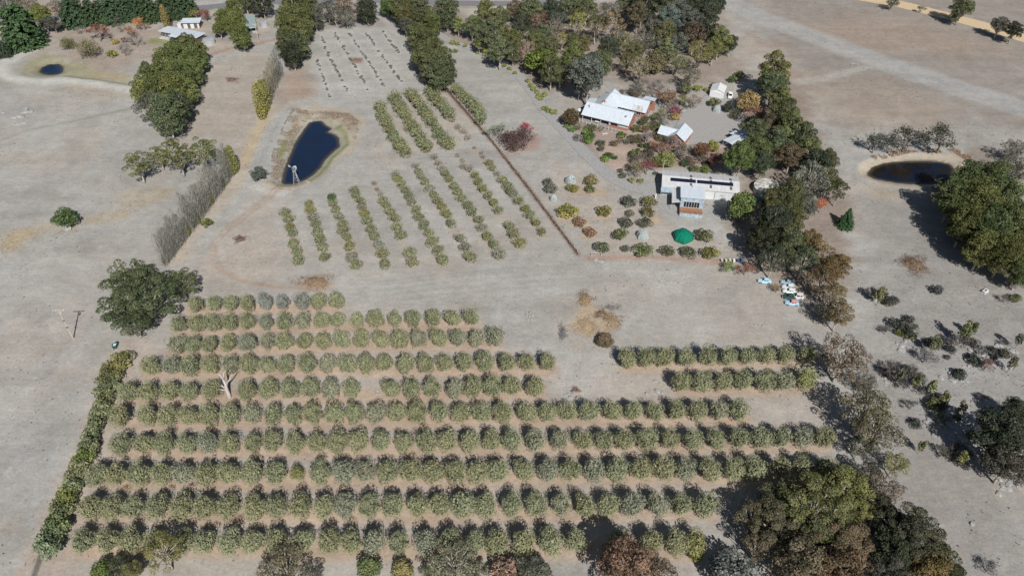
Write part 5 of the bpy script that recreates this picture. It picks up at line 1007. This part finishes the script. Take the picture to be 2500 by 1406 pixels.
# ------------------------------------------------------------------ vehicles
def car(px, py, rz, label, color, roofc=None, L=3.8, W=1.55, H=1.45, style='classic', name='car', cat='car'):
    x, y = G(px, py, .7); o = thing(name, label, cat, (x, y, Z(x, y)), rz, None)
    W2 = W/2
    def loft(name, st, m, parent, c, smooth=True):
        mb = MB(); prof = ((-1, 0), (-1, .55), (-.82, 1), (.82, 1), (1, .55), (1, 0))
        for xx, hw, z0, z1 in st: mb.v += [(xx, hw*a, z0+(z1-z0)*b) for a, b in prof]
        k = 6
        for i in range(len(st)-1):
            for j in range(k-1): mb.f.append((i*k+j, (i+1)*k+j, (i+1)*k+j+1, i*k+j+1))
            mb.f.append((i*k+5, (i+1)*k+5, (i+1)*k, i*k))
        mb.f.append(tuple(range(k))); e = (len(st)-1)*k; mb.f.append(tuple(range(e+k-1, e-1, -1)))
        return mb.build(name, m, parent, color=c)
    h = L/2
    if style == 'classic':
        body = [(-h, W2*.62, .42, .62), (-h*.93, W2*.86, .3, .78), (-h*.55, W2*.98, .24, .92), (0, W2, .22, .90), (h*.5, W2*.96, .24, .86), (h*.85, W2*.74, .28, .80), (h, W2*.5, .36, .62)]
        cab = [(-h*.80, W2*.55, .72, .80), (-h*.55, W2*.74, .86, 1.30), (-h*.2, W2*.8, .88, H), (h*.12, W2*.8, .88, H-.03), (h*.36, W2*.74, .84, .95)]
    elif style == 'ute':
        body = [(-h, W2*.95, .45, .95), (-h*.5, W2, .42, .98), (h*.3, W2, .4, .98), (h*.8, W2*.93, .4, .92), (h, W2*.8, .45, .8)]
        cab = [(-h*.08, W2*.84, .95, 1.2), (0, W2*.86, .95, H), (h*.3, W2*.84, .95, H-.02), (h*.52, W2*.8, .93, 1.0)]
    else:
        body = [(-h, W2*.9, .4, .95), (-h*.8, W2, .3, 1.0), (0, W2, .28, .98), (h*.5, W2*.98, .3, .95), (h*.88, W2*.88, .34, .84), (h, W2*.66, .42, .7)]
        cab = [(-h*.97, W2*.78, .92, 1.05), (-h*.82, W2*.82, .95, H-.06), (-h*.2, W2*.84, .95, H), (h*.12, W2*.82, .95, H-.03), (h*.42, W2*.76, .93, 1.0)]
    b = loft('body', body, PAINT, o, color); c = loft('cabin', cab, PAINT, o, roofc or color)
    zb = cab[2][2]+.12; zt = H-.16; xb, xf = cab[1][0], cab[-2][0]
    for s in (-1, 1):
        for a0, a1 in ((xb+.12, (xb+xf)/2-.05), ((xb+xf)/2+.05, xf+.1)):
            yy = s*(cab[2][1]+.012); MB().wall([(a0, yy, zb), (a1, yy, zb), (a1-.08, yy*.93, zt), (a0+.05, yy*.93, zt)], 0, s, .02).build('side_window', GLASS, c)
    wf = cab[-2]; wl = cab[-1]
    MB().poly([(wl[0]+.02, -wl[1]*.85, wl[3]-.02), (wl[0]+.02, wl[1]*.85, wl[3]-.02), (wf[0]+.10, wf[1]*.78, wf[3]-.06), (wf[0]+.10, -wf[1]*.78, wf[3]-.06)]).build('windscreen', GLASS, c)
    for sx in (-.6, .6):
        for s in (-1, 1):
            w_ = MB().tube([(sx*h, s*(W2-.2), .30), (sx*h, s*(W2+.02), .30)], .31, 14).build('wheel', RUBBER, o); MB().tube([(sx*h, s*(W2+.021), .30), (sx*h, s*(W2+.04), .30)], .17, 12).build('rim', GALV, w_)
    for s in (-1, 1): MB().tube([(h*.97, s*W2*.45, .62), (h+.03, s*W2*.45, .62)], .1, 10).build('headlight', WHITE, o)
    if style == 'ute':
        box(o, 'tray', PAINT, -h, -.15, -W2*.98, W2*.98, .99, 1.04).color = (*color, 1)
        for s in (-1, 1): box(o, 'tray_side', PAINT, -h, -.15, s*W2*.98-.03, s*W2*.98+.03, 1.042, 1.35).color = (*color, 1)
    box(o, 'bumper', GALV, h*.99, h+.07, -W2*.7, W2*.7, .36, .46); box(o, 'bumper', GALV, -h-.07, -h*.99, -W2*.7, W2*.7, .42, .52)
    return o
LB = (.42, .62, .74)
car(1867, 685, math.pi-.12, 'pale blue vintage car parked alone nearest the creeper', LB)
car(1923, 689, math.pi-.2, 'pale blue-grey car parked deepest in the gum shade', (.35, .48, .55))
car(1926, 700, math.pi-.18, 'white vintage car in the shaded line, farthest white one', (.68, .70, .70))
car(1928, 710, math.pi-.15, 'white vintage car between a white car and the dark green car', (.75, .77, .74))
car(1927, 723, math.pi-.1, 'dark green car parked beside the pink-roofed car', (.03, .08, .08))
car(1934, 738, math.pi-.1, 'light blue vintage car with pink roof at the near end', (.36, .58, .76), (.62, .32, .30))
car(1946, 723, math.pi-.1, 'pale van body behind the dark green car', (.66, .62, .60), L=3.4, H=1.7, style='suv')
car(1424, 266, math.radians(215), 'white four-wheel drive parked at the left end of the farmhouse', (.8, .8, .8), L=4.6, W=1.85, H=1.7, style='suv')
car(1784, 232, math.radians(250), 'white ute beside the white garage', (.8, .8, .8), L=4.6, W=1.8, H=1.7, style='ute', cat='ute', name='ute')

# ------------------------------------------------------------------ windmill, poles
x, y = G(724, 446); o = thing('windmill', 'galvanised farm windmill at the near end of the large dam', 'windmill', (x, y, Z(x, y)), .1)
HW = 6.2
for sx in (-1, 1):
    for sy in (-1, 1): MB().tube([(sx*1.05, sy*1.05, -.2), (sx*.13, sy*.13, HW)], .055, 5).build('tower_leg', GALV, o)
for k in range(5):
    z = .8+k*1.1; a = 1.05-.92*z/HW; mb = MB()
    for (p, r_) in (((-a, -a), (a, -a)), ((a, -a), (a, a)), ((a, a), (-a, a)), ((-a, a), (-a, -a))):
        mb.tube([(*p, z), (*r_, z)], .03, 4); a2 = 1.05-.92*(z+1.1)/HW; mb.tube([(*p, z), (r_[0]*a2/a, r_[1]*a2/a, z+1.1)], .02, 4)
    mb.build('cross_brace', GALV, o)
box(o, 'platform', GALV, -.55, .55, -.55, .55, HW-1.0, HW-.92)
hub = Vector((.25, -.35, HW+.35)); ax = Vector((.72, -.69, 0)); up = Vector((0, 0, 1)); sd_ = ax.cross(up)
MB().tube([hub-ax*.6, hub+ax*.15], .12, 8).build('gearbox', GALV, o)
wh = MB()
for rr in (.98, .5):
    wh.tube([hub+ax*.1+(up*math.sin(a)+sd_*math.cos(a))*rr for a in np.linspace(0, 6.283, 25)], .025, 4)
wheel = wh.build('wheel', GALV, o)
for i in range(18):
    a = 6.283*i/18; d = up*math.sin(a)+sd_*math.cos(a); tn = up*math.cos(a)-sd_*math.sin(a); c = hub+ax*.1
    p = [c+d*.45-tn*.07-ax*.05, c+d*1.02-tn*.15-ax*.08, c+d*1.02+tn*.12+ax*.08, c+d*.45+tn*.06+ax*.05]
    m_ = MB(); m_.poly(p); m_.poly([v+ax*.012 for v in p][::-1]); m_.build('blade', GALV, wheel)
tl = hub-ax*.6; e = hub-ax*2.5
MB().tube([tl, e], .035, 5).build('tail_arm', GALV, o)
m_ = MB(); p = [e-ax*.5+up*.38, e+ax*.7+up*.28, e+ax*.7-up*.28, e-ax*.5-up*.38]; m_.poly(p); m_.poly([v+sd_*.02 for v in p][::-1]); m_.build('tail_vane', WHITE, o)
a_, b_ = G(746, 442), G(757, 448); tag(MB().tube([(*a_, Z(*a_)+.3), (*b_, Z(*b_)+.3)], .11, 6).build('pipe', WHITE), 'white pipe lying on the dam bank beside the windmill', 'pipe')
def pole(px, py, h, label, arm=1.0, rz=0.):
    x, y = G(px, py); o = thing('power_pole', label, 'power pole', (x, y, Z(x, y)), rz)
    MB().tube([(0, 0, -.3), (0, 0, h)], [.17, .11], 10).build('pole', DEADW, o); box(o, 'crossarm', DEADW, -arm, arm, -.06, .06, h-.35, h-.22)
    for xx in (-arm*.9, -arm*.45, arm*.45, arm*.9): MB().lathe([(.05, h-.22), (.07, h-.12), (.05, h), (.02, h+.05)], 8, xx, 0).build('insulator', WHITE, o)
    MB().tube([(-arm*.6, -.07, h-.3), (-.1, -.12, h-1.1)], .025, 4).tube([(arm*.6, -.07, h-.3), (.1, -.12, h-1.1)], .025, 4).build('brace', GALV, o)
    return o
o = pole(179, 826, 10.6, 'weathered power pole with crossarm in the left paddock', 1.5, .05)
MB().lathe([(.18, 9.0), (.2, 9.1), (.2, 9.8), (.1, 9.9)], 10, .45, -.1).build('transformer', GALV, o); box(o, 'meter_box', DKWALL, -.2, .2, -.3, -.17, 4.2, 4.6); box(o, 'meter_box', DKWALL, -.2, .2, -.3, -.17, 6.6, 6.9)
pole(632, 105, 8.6, 'pale power pole beside the green shed drive', 1.0, .2)
# pump stand by the corner gum
x, y = G(281, 848); o = thing('pump_stand', 'small green and white pump stand at the grove corner', 'pump', (x, y, Z(x, y)))
gr = mat('dark_green_paint', (.02, .10, .09), .5)
box(o, 'cabinet', gr, -.5, .5, -.35, .35, 0, 1.2); box(o, 'cabinet', gr, -.4, .45, .6, 1.3, 0, 1.0); box(o, 'lid', WHITE, -.1, .58, -.42, .42, 1.2, 1.27); MB().tube([(-.5, .9, 1.4), (.3, .9, 1.5)], .06, 6).build('pipe', WHITE, o); box(o, 'post', POST, .0, .12, -1.2, -1.08, 0, 1.3)
# beehives / drums in a row
hc = [(.75, .75, .72), (.75, .68, .40), (.72, .62, .60), (.75, .75, .74), (.05, .08, .22), (.12, .20, .35)]
hn = ['white beehive at the left end', 'cream beehive second', 'pinkish beehive third', 'white beehive fourth', 'navy beehive fifth', 'blue-grey beehive last']
for i in range(6):
    px, py = 1762+9.6*i, 640; x, y = G(px, py); o = thing('beehive', f'{hn[i]} in the row below the orchard', 'beehive', (x, y, Z(x, y)), .1, 'row of beehives below the orchard')
    box(o, 'stand', POST, -.3, .3, -.3, .3, -.1, .15); b = box(o, 'hive_box', PAINT, -.25, .25, -.36, .36, .16, .8); b.color = (*hc[i], 1); b = box(o, 'lid', PAINT, -.28, .28, -.4, .4, .81, .9); b.color = (*[min(.8, v*1.15) for v in hc[i]], 1)
# vine-covered fence line from grove to orchard gate
fp = [(1085,213),(1150,288),(1200,345),(1290,460),(1350,540),(1412,622)]
pts = [Vector(p) for p in pline(fp)]; cum = [0.]
for a, b in zip(pts[:-1], pts[1:]): cum.append(cum[-1]+(b-a).length)
def along(s):
    for i in range(len(pts)-1):
        if s <= cum[i+1]: return pts[i].lerp(pts[i+1], (s-cum[i])/(cum[i+1]-cum[i]))
    return pts[-1]
o = thing('wire_fence', 'low post-and-wire fence overgrown with dead brown vine beside the groves', 'fence', (pts[-1].x, pts[-1].y, 0)); off = Vector((pts[-1].x, pts[-1].y, 0))
nn = int(cum[-1]/6); pm = MB().box(-.06, .06, -.06, .06, -.3, 1.1).mesh('fence_post')
for i in range(nn+1):
    p = along(cum[-1]*i/nn); c = put('post', pm, o, POST); c.location = Vector((p.x, p.y, Z(p.x, p.y)))-off
for h in (.4, .7, 1.0):
    MB().tube([Vector((*along(cum[-1]*i/nn), Z(*along(cum[-1]*i/nn))+h))-off for i in range(nn+1)], .012, 3).build('wire', GALV, o)
L = Leaves(900); rs = L.r; k = 3600; ss = np.sort(rs.rand(k)*cum[-1]); P = np.array([(*along(s), 0.) for s in ss]); P[:, :2] += rs.randn(k, 2)*.28; P[:, 2] = Zn(P[:, 0], P[:, 1])+.03+np.abs(rs.randn(k))*.16
P -= np.array(off); L.add(P, rs.randn(k, 3)*.6+np.array((0, 0, .7)), rs.randn(k, 3), .3+.3*rs.rand(k), .12+.1*rs.rand(k), rs.rand(k)); me = L.mesh('dead_vine'); me.materials.append(FOL); v = put('dead_vine', me, o); v.color = (.105, .066, .047, 1); v['kind'] = 'stuff'
def hframe(px, py, wd, rz, label):
    x, y = G(px, py); o = thing('fence_strainer', label, 'fence', (x, y, Z(x, y)), rz)
    for s in (-1, 1): MB().tube([(s*wd/2, 0, -.3), (s*wd/2, 0, 1.25)], .09, 8).build('post', DEADW, o)
    MB().tube([(-wd/2, 0, 1.0), (wd/2, 0, 1.0)], .06, 6).build('rail', DEADW, o)
hframe(1456, 625, 3.0, .02, 'timber strainer frame by the rock patch at the orchard gate')
hframe(1406, 612, 2.0, -1.1, 'timber strainer frame at the lower end of the vine fence')
hframe(2086, 161, 2.4, -.3, 'left half of the open gateway frame on the paddock track'); hframe(2119, 171, 2.6, -.3, 'right half of the open gateway frame on the paddock track')
for i, (px, py, lab) in enumerate([(1595,628,'pale marker post below the orchard trees'),(1480,712,'short pale post in the open lower paddock'),(1376,557,'short pale post beside the vine fence'),(1296,462,'small pale post by the upper fence line')]):
    x, y = G(px, py); o = tag(MB().tube([(0, 0, -.2), (0, 0, 1.2)], .08, 7).build('marker_post', POST), lab, 'post'); o.location = (x, y, Z(x, y))

# ------------------------------------------------------------------ netted fruit trees
def netmat(name, col, dens):
    m = mat(name, col, .9, var=.2, scale=1.5); n = m.node_tree.nodes; l = m.node_tree.links
    tc = n.new('ShaderNodeTexCoord'); no = n.new('ShaderNodeTexNoise'); no.inputs['Scale'].default_value = 5.; l.new(tc.outputs['Object'], no.inputs['Vector'])
    mr = n.new('ShaderNodeMapRange'); mr.inputs['From Min'].default_value = .35; mr.inputs['From Max'].default_value = .65; mr.inputs['To Min'].default_value = dens-.2; mr.inputs['To Max'].default_value = min(1, dens+.2)
    l.new(no.outputs['Fac'], mr.inputs['Value']); l.new(mr.outputs[0], n['Principled BSDF'].inputs['Alpha']); return m
WN = netmat('white_bird_net', (.50, .56, .55), .6); GN = netmat('green_shade_net', (.0, .20, .12), .93)
def netted(px, py, wd, h, label, m, c):
    r = wd/2/PPM(px, py, h/2); x, y = G(px, py, h*.45); o = thing('netted_fruit_tree', label, 'netted tree', (x, y, Z(x, y)), R.uniform(0, 6))
    tr, cr, Rr, zc = PROTO['fruit_tree'][R.randrange(4)]
    k = put('trunk', tr, o); k.scale = (r*.8/Rr,)*3; k = put('crown', cr, o); k.scale = (r*.8/Rr, r*.8/Rr, h/2.75); k.color = (*c, 1)
    mb = MB(); n = 14; prof = [(1.02, 0), (1.05, .25), (.98, .55), (.74, .85), (.32, 1.02), (.03, 1.06)]
    for a, b in prof: mb.v += [(r*a*(1+.09*math.sin(3*j+a*5))*math.cos(6.283*j/n), r*a*(1+.09*math.cos(2*j+a*4))*math.sin(6.283*j/n), h*b*(1+.05*math.sin(5*j))) for j in range(n)]
    for i in range(len(prof)-1):
        for j in range(n): mb.f.append((i*n+j, i*n+(j+1) % n, (i+1)*n+(j+1) % n, (i+1)*n+j))
    mb.build('net', m, o)
    mb.v = []; 
    for a in range(4): mb = MB() if a == 0 else mb; th = a*1.6; mb.tube([(r*1.06*math.cos(th)*p, r*1.06*math.sin(th)*p, h*z_) for p, z_ in ((1.0, .1), (1.02, .35), (.85, .8), (.3, 1.08))], .05, 4)
    mb.build('net_seam', WHITE if m is WN else GN, o)
netted(1393, 440, 24, 3.0, 'pale netted fruit tree nearest the driveway', WN, (.06, .08, .05))
netted(1351, 484, 17, 2.2, 'small pale netted sapling by the vine fence', WN, (.08, .10, .06))
netted(1570, 573, 29, 2.6, 'white netted fruit tree in the orchard middle', WN, (.07, .09, .05))
netted(1668, 575, 46, 2.8, 'fruit tree wrapped in bright green netting', GN, (.05, .08, .03))
netted(1751, 266, 18, 2.6, 'white netted tree standing in the gravel yard', WN, (.07, .09, .05))
plant('half_bare', 1208, 318, 44, (.16, .18, .12), 'pale tangled low plant behind the wide bare bush', 'shrub', 'tangled_shrub', zs=.6)

# ------------------------------------------------------------------ dead stag tree in the lower grove
x, y = G(560, 968); o = thing('dead_tree', 'bleached dead tree trunk with broken limbs among the olives', 'dead tree', (x, y, Z(x, y)))
MB().tube([(.1, -.2, -.3), (0, 0, 1.0), (-.15, .25, 2.6), (-.1, .4, 4.0), (-.5, .8, 5.4)], [.62, .48, .42, .34, .2], 9).build('trunk', DEADW, o, True)
for br in ([(-.1, .4, 3.8), (.9, .9, 5.0), (1.7, 1.5, 6.2), (2.4, 1.7, 6.6)], [(-.5, .8, 5.3), (-1.0, 1.2, 6.6), (-2.0, 1.2, 7.2)], [(-.5, .8, 5.3), (-.1, 1.6, 6.9), (.6, 2.0, 7.6)], [(-.1, .2, 2.2), (-1.4, -.1, 2.7), (-2.7, 0, 2.6)], [(-.1, .2, 2.4), (-1.2, .5, 3.4), (-2.2, .6, 3.5)]):
    MB().tube(br, [.2, .15, .11, .05][:len(br)] if len(br) == 4 else [.2, .14, .06], 7).build('branch', DEADW, o, True)

# ------------------------------------------------------------------ rocks
def rock_mesh(seed):
    r = np.random.RandomState(seed); import bmesh
    bm = bmesh.new(); bmesh.ops.create_icosphere(bm, subdivisions=2, radius=1)
    d = unit(r.randn(9, 3)); h = .55+.4*r.rand(9)
    for v in bm.verts:
        c = np.array(v.co); k = d@c
        for i in range(9):
            if k[i] > h[i]: c = c-d[i]*(k[i]-h[i])*.85
        v.co = c*(1+.07*r.randn())
    me = bpy.data.meshes.new('rock'); bm.to_mesh(me); bm.free(); me.materials.append(ROCK); return me
RM = [rock_mesh(i) for i in range(6)]
def rocks(items, look, where):
    items = sorted(items, key=lambda t: t[0])
    for i, (px, py, wd, fl) in enumerate(items):
        x, y = G(px, py); s = wd/2/PPM(px, py); o = put('boulder', RM[R.randrange(6)]); o.location = (x, y, Z(x, y)+s*fl*.2); o.scale = (s, s*R.uniform(.7, 1.2), s*fl); o.rotation_euler = (0, 0, R.uniform(0, 6.3))
        tag(o, f'{look}, {ordn(i+1)} from left {where}' if len(items) > 1 else f'{look} {where}', 'rock', where if len(items) > 1 else None)
rocks([(166,556,28,.55)], 'smooth white boulder', 'against the round bush in the left paddock')
rocks([(36,286,22,.3),(58,272,30,.25),(50,284,28,.25),(75,272,18,.25),(47,303,26,.25),(60,300,16,.25),(8,275,12,.25),(80,290,10,.25),(32,302,10,.25)], 'flat pale rock', 'in the outcrop at the left edge')
rocks([(200,154,7,.6)], 'small white rock', 'below the willows')
rocks([(1287,770,10,.7),(1293,765,10,.7),(1300,772,9,.7),(1297,780,9,.6),(1289,782,8,.6),(1304,780,7,.6),(1294,774,12,.8)], 'pale stone', 'in the stone heap in the open paddock')
rocks([(1381,966,9,.6),(1387,962,8,.6),(1391,970,10,.6),(1398,963,7,.5),(1385,974,7,.5),(1402,958,8,.5)], 'rubble stone', 'in the heap left of the short rows')
rocks([(1580,962,13,.6),(1604,955,15,.5),(1618,958,10,.4),(1600,930,12,.3),(1612,936,10,.3)], 'grey granite stone', 'before the short right-hand row')
rocks([(922,955,9,.6),(928,962,8,.6),(919,963,7,.5)], 'white stone', 'in the gap of the sixth row')
rocks([(1843,793,6,.4),(1852,795,6,.4),(1863,795,8,.4)], 'small white stone', 'on the paddock below the cars')
rocks([(1455,634,14,.3),(1468,638,16,.25),(1476,644,10,.25),(1460,646,10,.25)], 'flat pale stone', 'under the strainer frame')
for cx, cy, sx, sy, n, wh in ((2420,880,50,36,34,'in the pale outcrop at the right'),(2300,1030,40,28,26,'in the middle right-hand outcrop'),(2362,1062,40,34,26,'beside the dark right-edge gums'),(2168,732,26,9,9,'in the small patch above the scrub'),(2215,840,40,20,10,'among the upper right scrub'),(2330,920,40,20,8,'below the upper right scrub'),(2460,1180,30,25,8,'under the right-edge gums'),(2185,930,30,15,8,'right of the brown gum')):
    rk = [(cx+R.gauss(0, .5)*sx, cy+R.gauss(0, .5)*sy, R.uniform(6, 20), R.uniform(.25, .7)) for _ in range(int(n*1.5))]
    if n == 26 and cx == 2362: rk.append((2352, 1072, 26, .5))
    rocks(rk, 'grey granite boulder', wh)
rocks([(2372,1280,14,.6)], 'lone granite boulder', 'in the lower right paddock')
# ------------------------------------------------------------------ brush heaps and dry grass mounds
def heap(px, py, wd, hpx, hm, c, label, n=900, name='brush_heap', cat='brush heap', ln=.9, wd2=.07):
    x, y = G(px, py); ppm = PPM(px, py); a = wd/2/ppm; b = max(hpx/2/(ppm*.62), .5); L = Leaves(int(px*7+py)); rs = L.r
    u = unit(rs.randn(n, 3)); u[:, 2] = np.abs(u[:, 2]); rr = (.55+.5*rs.rand(n))[:, None]
    P = u*rr*np.array((a, b, hm)); th_ = np.arctan2(P[:, 1], P[:, 0]); P[:, :2] *= (1+.3*np.sin(3*th_+px)+.22*np.sin(5*th_+py)+.12*rs.randn(n))[:, None]; P[:, 2] *= 1-.4*rs.rand(n)
    L.add(P, u+rs.randn(n, 3)*.5, rs.randn(n, 3)*np.array((1, 1, .45)), ln*(.5+rs.rand(n)), wd2*(.6+.9*rs.rand(n)), rs.rand(n))
    o = thing(name, label, cat, (x, y, Z(x, y)-.02)); me = L.mesh('sticks'); me.materials.append(FOL); s = put('sticks', me, o); s.color = (*[v*.72 for v in c], 1); s['kind'] = 'stuff'
    mb = MB(); k = 18; kr = [.55+.3*R.random() for _ in range(k)]
    mb.v += [(a*kr[j]*math.cos(6.283*j/k), b*kr[j]*math.sin(6.283*j/k), -.15) for j in range(k)]+[(a*kr[j]*.55*math.cos(6.283*j/k), b*kr[j]*.55*math.sin(6.283*j/k), hm*(.25+.3*R.random())) for j in range(k)]+[(0, 0, hm*.5)]
    for j in range(k): mb.f += [(j, (j+1) % k, k+(j+1) % k, k+j), (k+j, k+(j+1) % k, 2*k)]
    mb.build('litter_core', STRAW, o, True, color=tuple(v*.9 for v in c))
heap(2230, 646, 72, 50, 1.5, (.24, .17, .11), 'large oval brush heap in the right-hand paddock', 1600)
heap(585, 583, 34, 20, .6, (.20, .135, .105), 'small grey-red burn heap inside the ring track', 500)
heap(566, 195, 32, 14, .5, (.24, .16, .12), 'brown twig heap in the upper left paddock', 500)
heap(873, 148, 30, 14, .3, (.30, .19, .14), 'reddish leaf heap between the vine rows', 400)
heap(772, 690, 100, 40, .8, (.31, .22, .14), 'wide brown brush heap behind the farthest olive row', 1700)
heap(1428, 730, 44, 40, .8, (.34, .24, .14), 'upper dry grass mound with a white rock', 900, 'grass_mound', 'grass mound', .6, .08)
heap(1496, 785, 60, 46, .6, (.36, .27, .17), 'right dry grass mound in the lower paddock', 1200, 'grass_mound', 'grass mound', .6, .08)
heap(1468, 768, 34, 22, .7, (.27, .20, .14), 'brown twig heap between the grass mounds', 600)
heap(1373, 815, 22, 40, .6, (.22, .21, .20), 'narrow grey stick heap at the left of the mounds', 500)
heap(1430, 795, 80, 60, .35, (.40, .30, .19), 'flat pale grass mound in the lower paddock', 1200, 'grass_mound', 'grass mound', .6, .08)
plant('round_tree', 1478, 832, 48, (.14, .105, .055), 'brown twiggy bush at the edge of the grass mounds', 'bush', 'twiggy_bush', zs=.7)
heap(1404, 952, 22, 14, .4, (.26, .15, .11), 'small reddish twig heap by the rubble stones', 300)
heap(1496, 752, 44, 14, .4, (.27, .26, .25), 'grey ash-coloured stick pile above the mounds', 400)
# dry reeds and tussocks round the dams
def reeds(name, label, px, n, c, h=.6):
    poly = pline(px); xs = [p[0] for p in poly]; ys = [p[1] for p in poly]; L = Leaves(n); rs = L.r
    X = rs.uniform(min(xs), max(xs), n*6); Y = rs.uniform(min(ys), max(ys), n*6); keep = (sdf_poly(X, Y, poly) < 0) & (fbm(X, Y, 3.) > .47)
    X = X[keep][:n]; Y = Y[keep][:n]; k = len(X)
    P = np.stack([X, Y, Zn(X, Y)+h*.4], 1); L.add(P, rs.randn(k, 3)*np.array((1, 1, .3)), np.array((0, 0, 1.))+rs.randn(k, 3)*.45, h*(.7+.7*rs.rand(k)), .07+.08*rs.rand(k), rs.rand(k))
    me = L.mesh(name); me.materials.append(FOL); o = put(name, me); o.color = (*c, 1); tag(o, label, 'reeds'); o['kind'] = 'stuff'
reeds('dry_reeds', 'dry brown reeds on the far and left banks of the large dam', [(715,268),(850,276),(882,300),(868,345),(852,330),(838,300),(790,288),(750,290),(722,330),(692,400),(682,448),(655,452),(665,380),(692,310)], 6500, (.185, .14, .10), .45)
reeds('dry_reeds', 'straw tussocks along the near bank of the large dam', [(650,458),(720,456),(760,440),(800,408),(850,370),(860,378),(805,420),(765,450),(722,466),(650,470)], 1300, (.26, .20, .12), .3)
reeds('bank_shrubs', 'orange-brown sedge on the far bank of the oval dam', [(2120,384),(2200,366),(2330,362),(2372,380),(2368,398),(2330,374),(2220,376),(2130,392)], 1600, (.26, .16, .08), .7)
reeds('straw_tussocks', 'straw-coloured tussock grass in the left paddock', [(0,570),(120,535),(185,545),(300,500),(420,462),(440,475),(300,530),(180,575),(90,595),(0,640)], 4200, (.27, .215, .135), .22)
reeds('straw_tussocks', 'dry tussocks among the rocks at right', [(2140,690),(2500,700),(2500,1180),(2330,1110),(2180,1010),(2130,850)], 3500, (.22, .18, .125), .28)
L = Leaves(555); rs = L.r; n = 5200; X = rs.uniform(-190, 190, n*3); Y = rs.uniform(80, 385, n*3)
keep = (fbm(X+40, Y, 17.) > .5) & (np.abs(X) < .665*(.751*Y+96.4)); 
for poly in POND.values(): keep &= sdf_poly(X, Y, poly) > 2
X = X[keep][:n]; Y = Y[keep][:n]; n = len(X); sz = .18+.3*rs.rand(n)**2
P = np.stack([X, Y, Zn(X, Y)+.06], 1); k3 = 3; P = np.repeat(P, k3, 0)+rs.randn(n*k3, 3)*np.array((.14, .14, .03)); sz = np.repeat(sz, k3)
L.add(P, rs.randn(n*k3, 3)*.6+np.array((0, 0, .6)), np.array((0, 0, .5))+rs.randn(n*k3, 3), sz*1.3, sz*.6, rs.rand(n*k3)); me = L.mesh('grass_tufts'); me.materials.append(FOL)
o = put('grass_tufts', me); o.color = (.155, .135, .105, 1); tag(o, 'scattered dry grass tufts across the paddocks', 'grass'); o['kind'] = 'stuff'
# small white cabinet at the right
x, y = G(2404, 714); o = thing('cabinet', 'small white box lying in the right-hand paddock', 'box', (x, y, Z(x, y)), .5)
box(o, 'case', WHITE, -.9, .9, -.5, .5, 0, .7); box(o, 'hatch', DARKC, -.45, .45, -.2, .2, .702, .72)
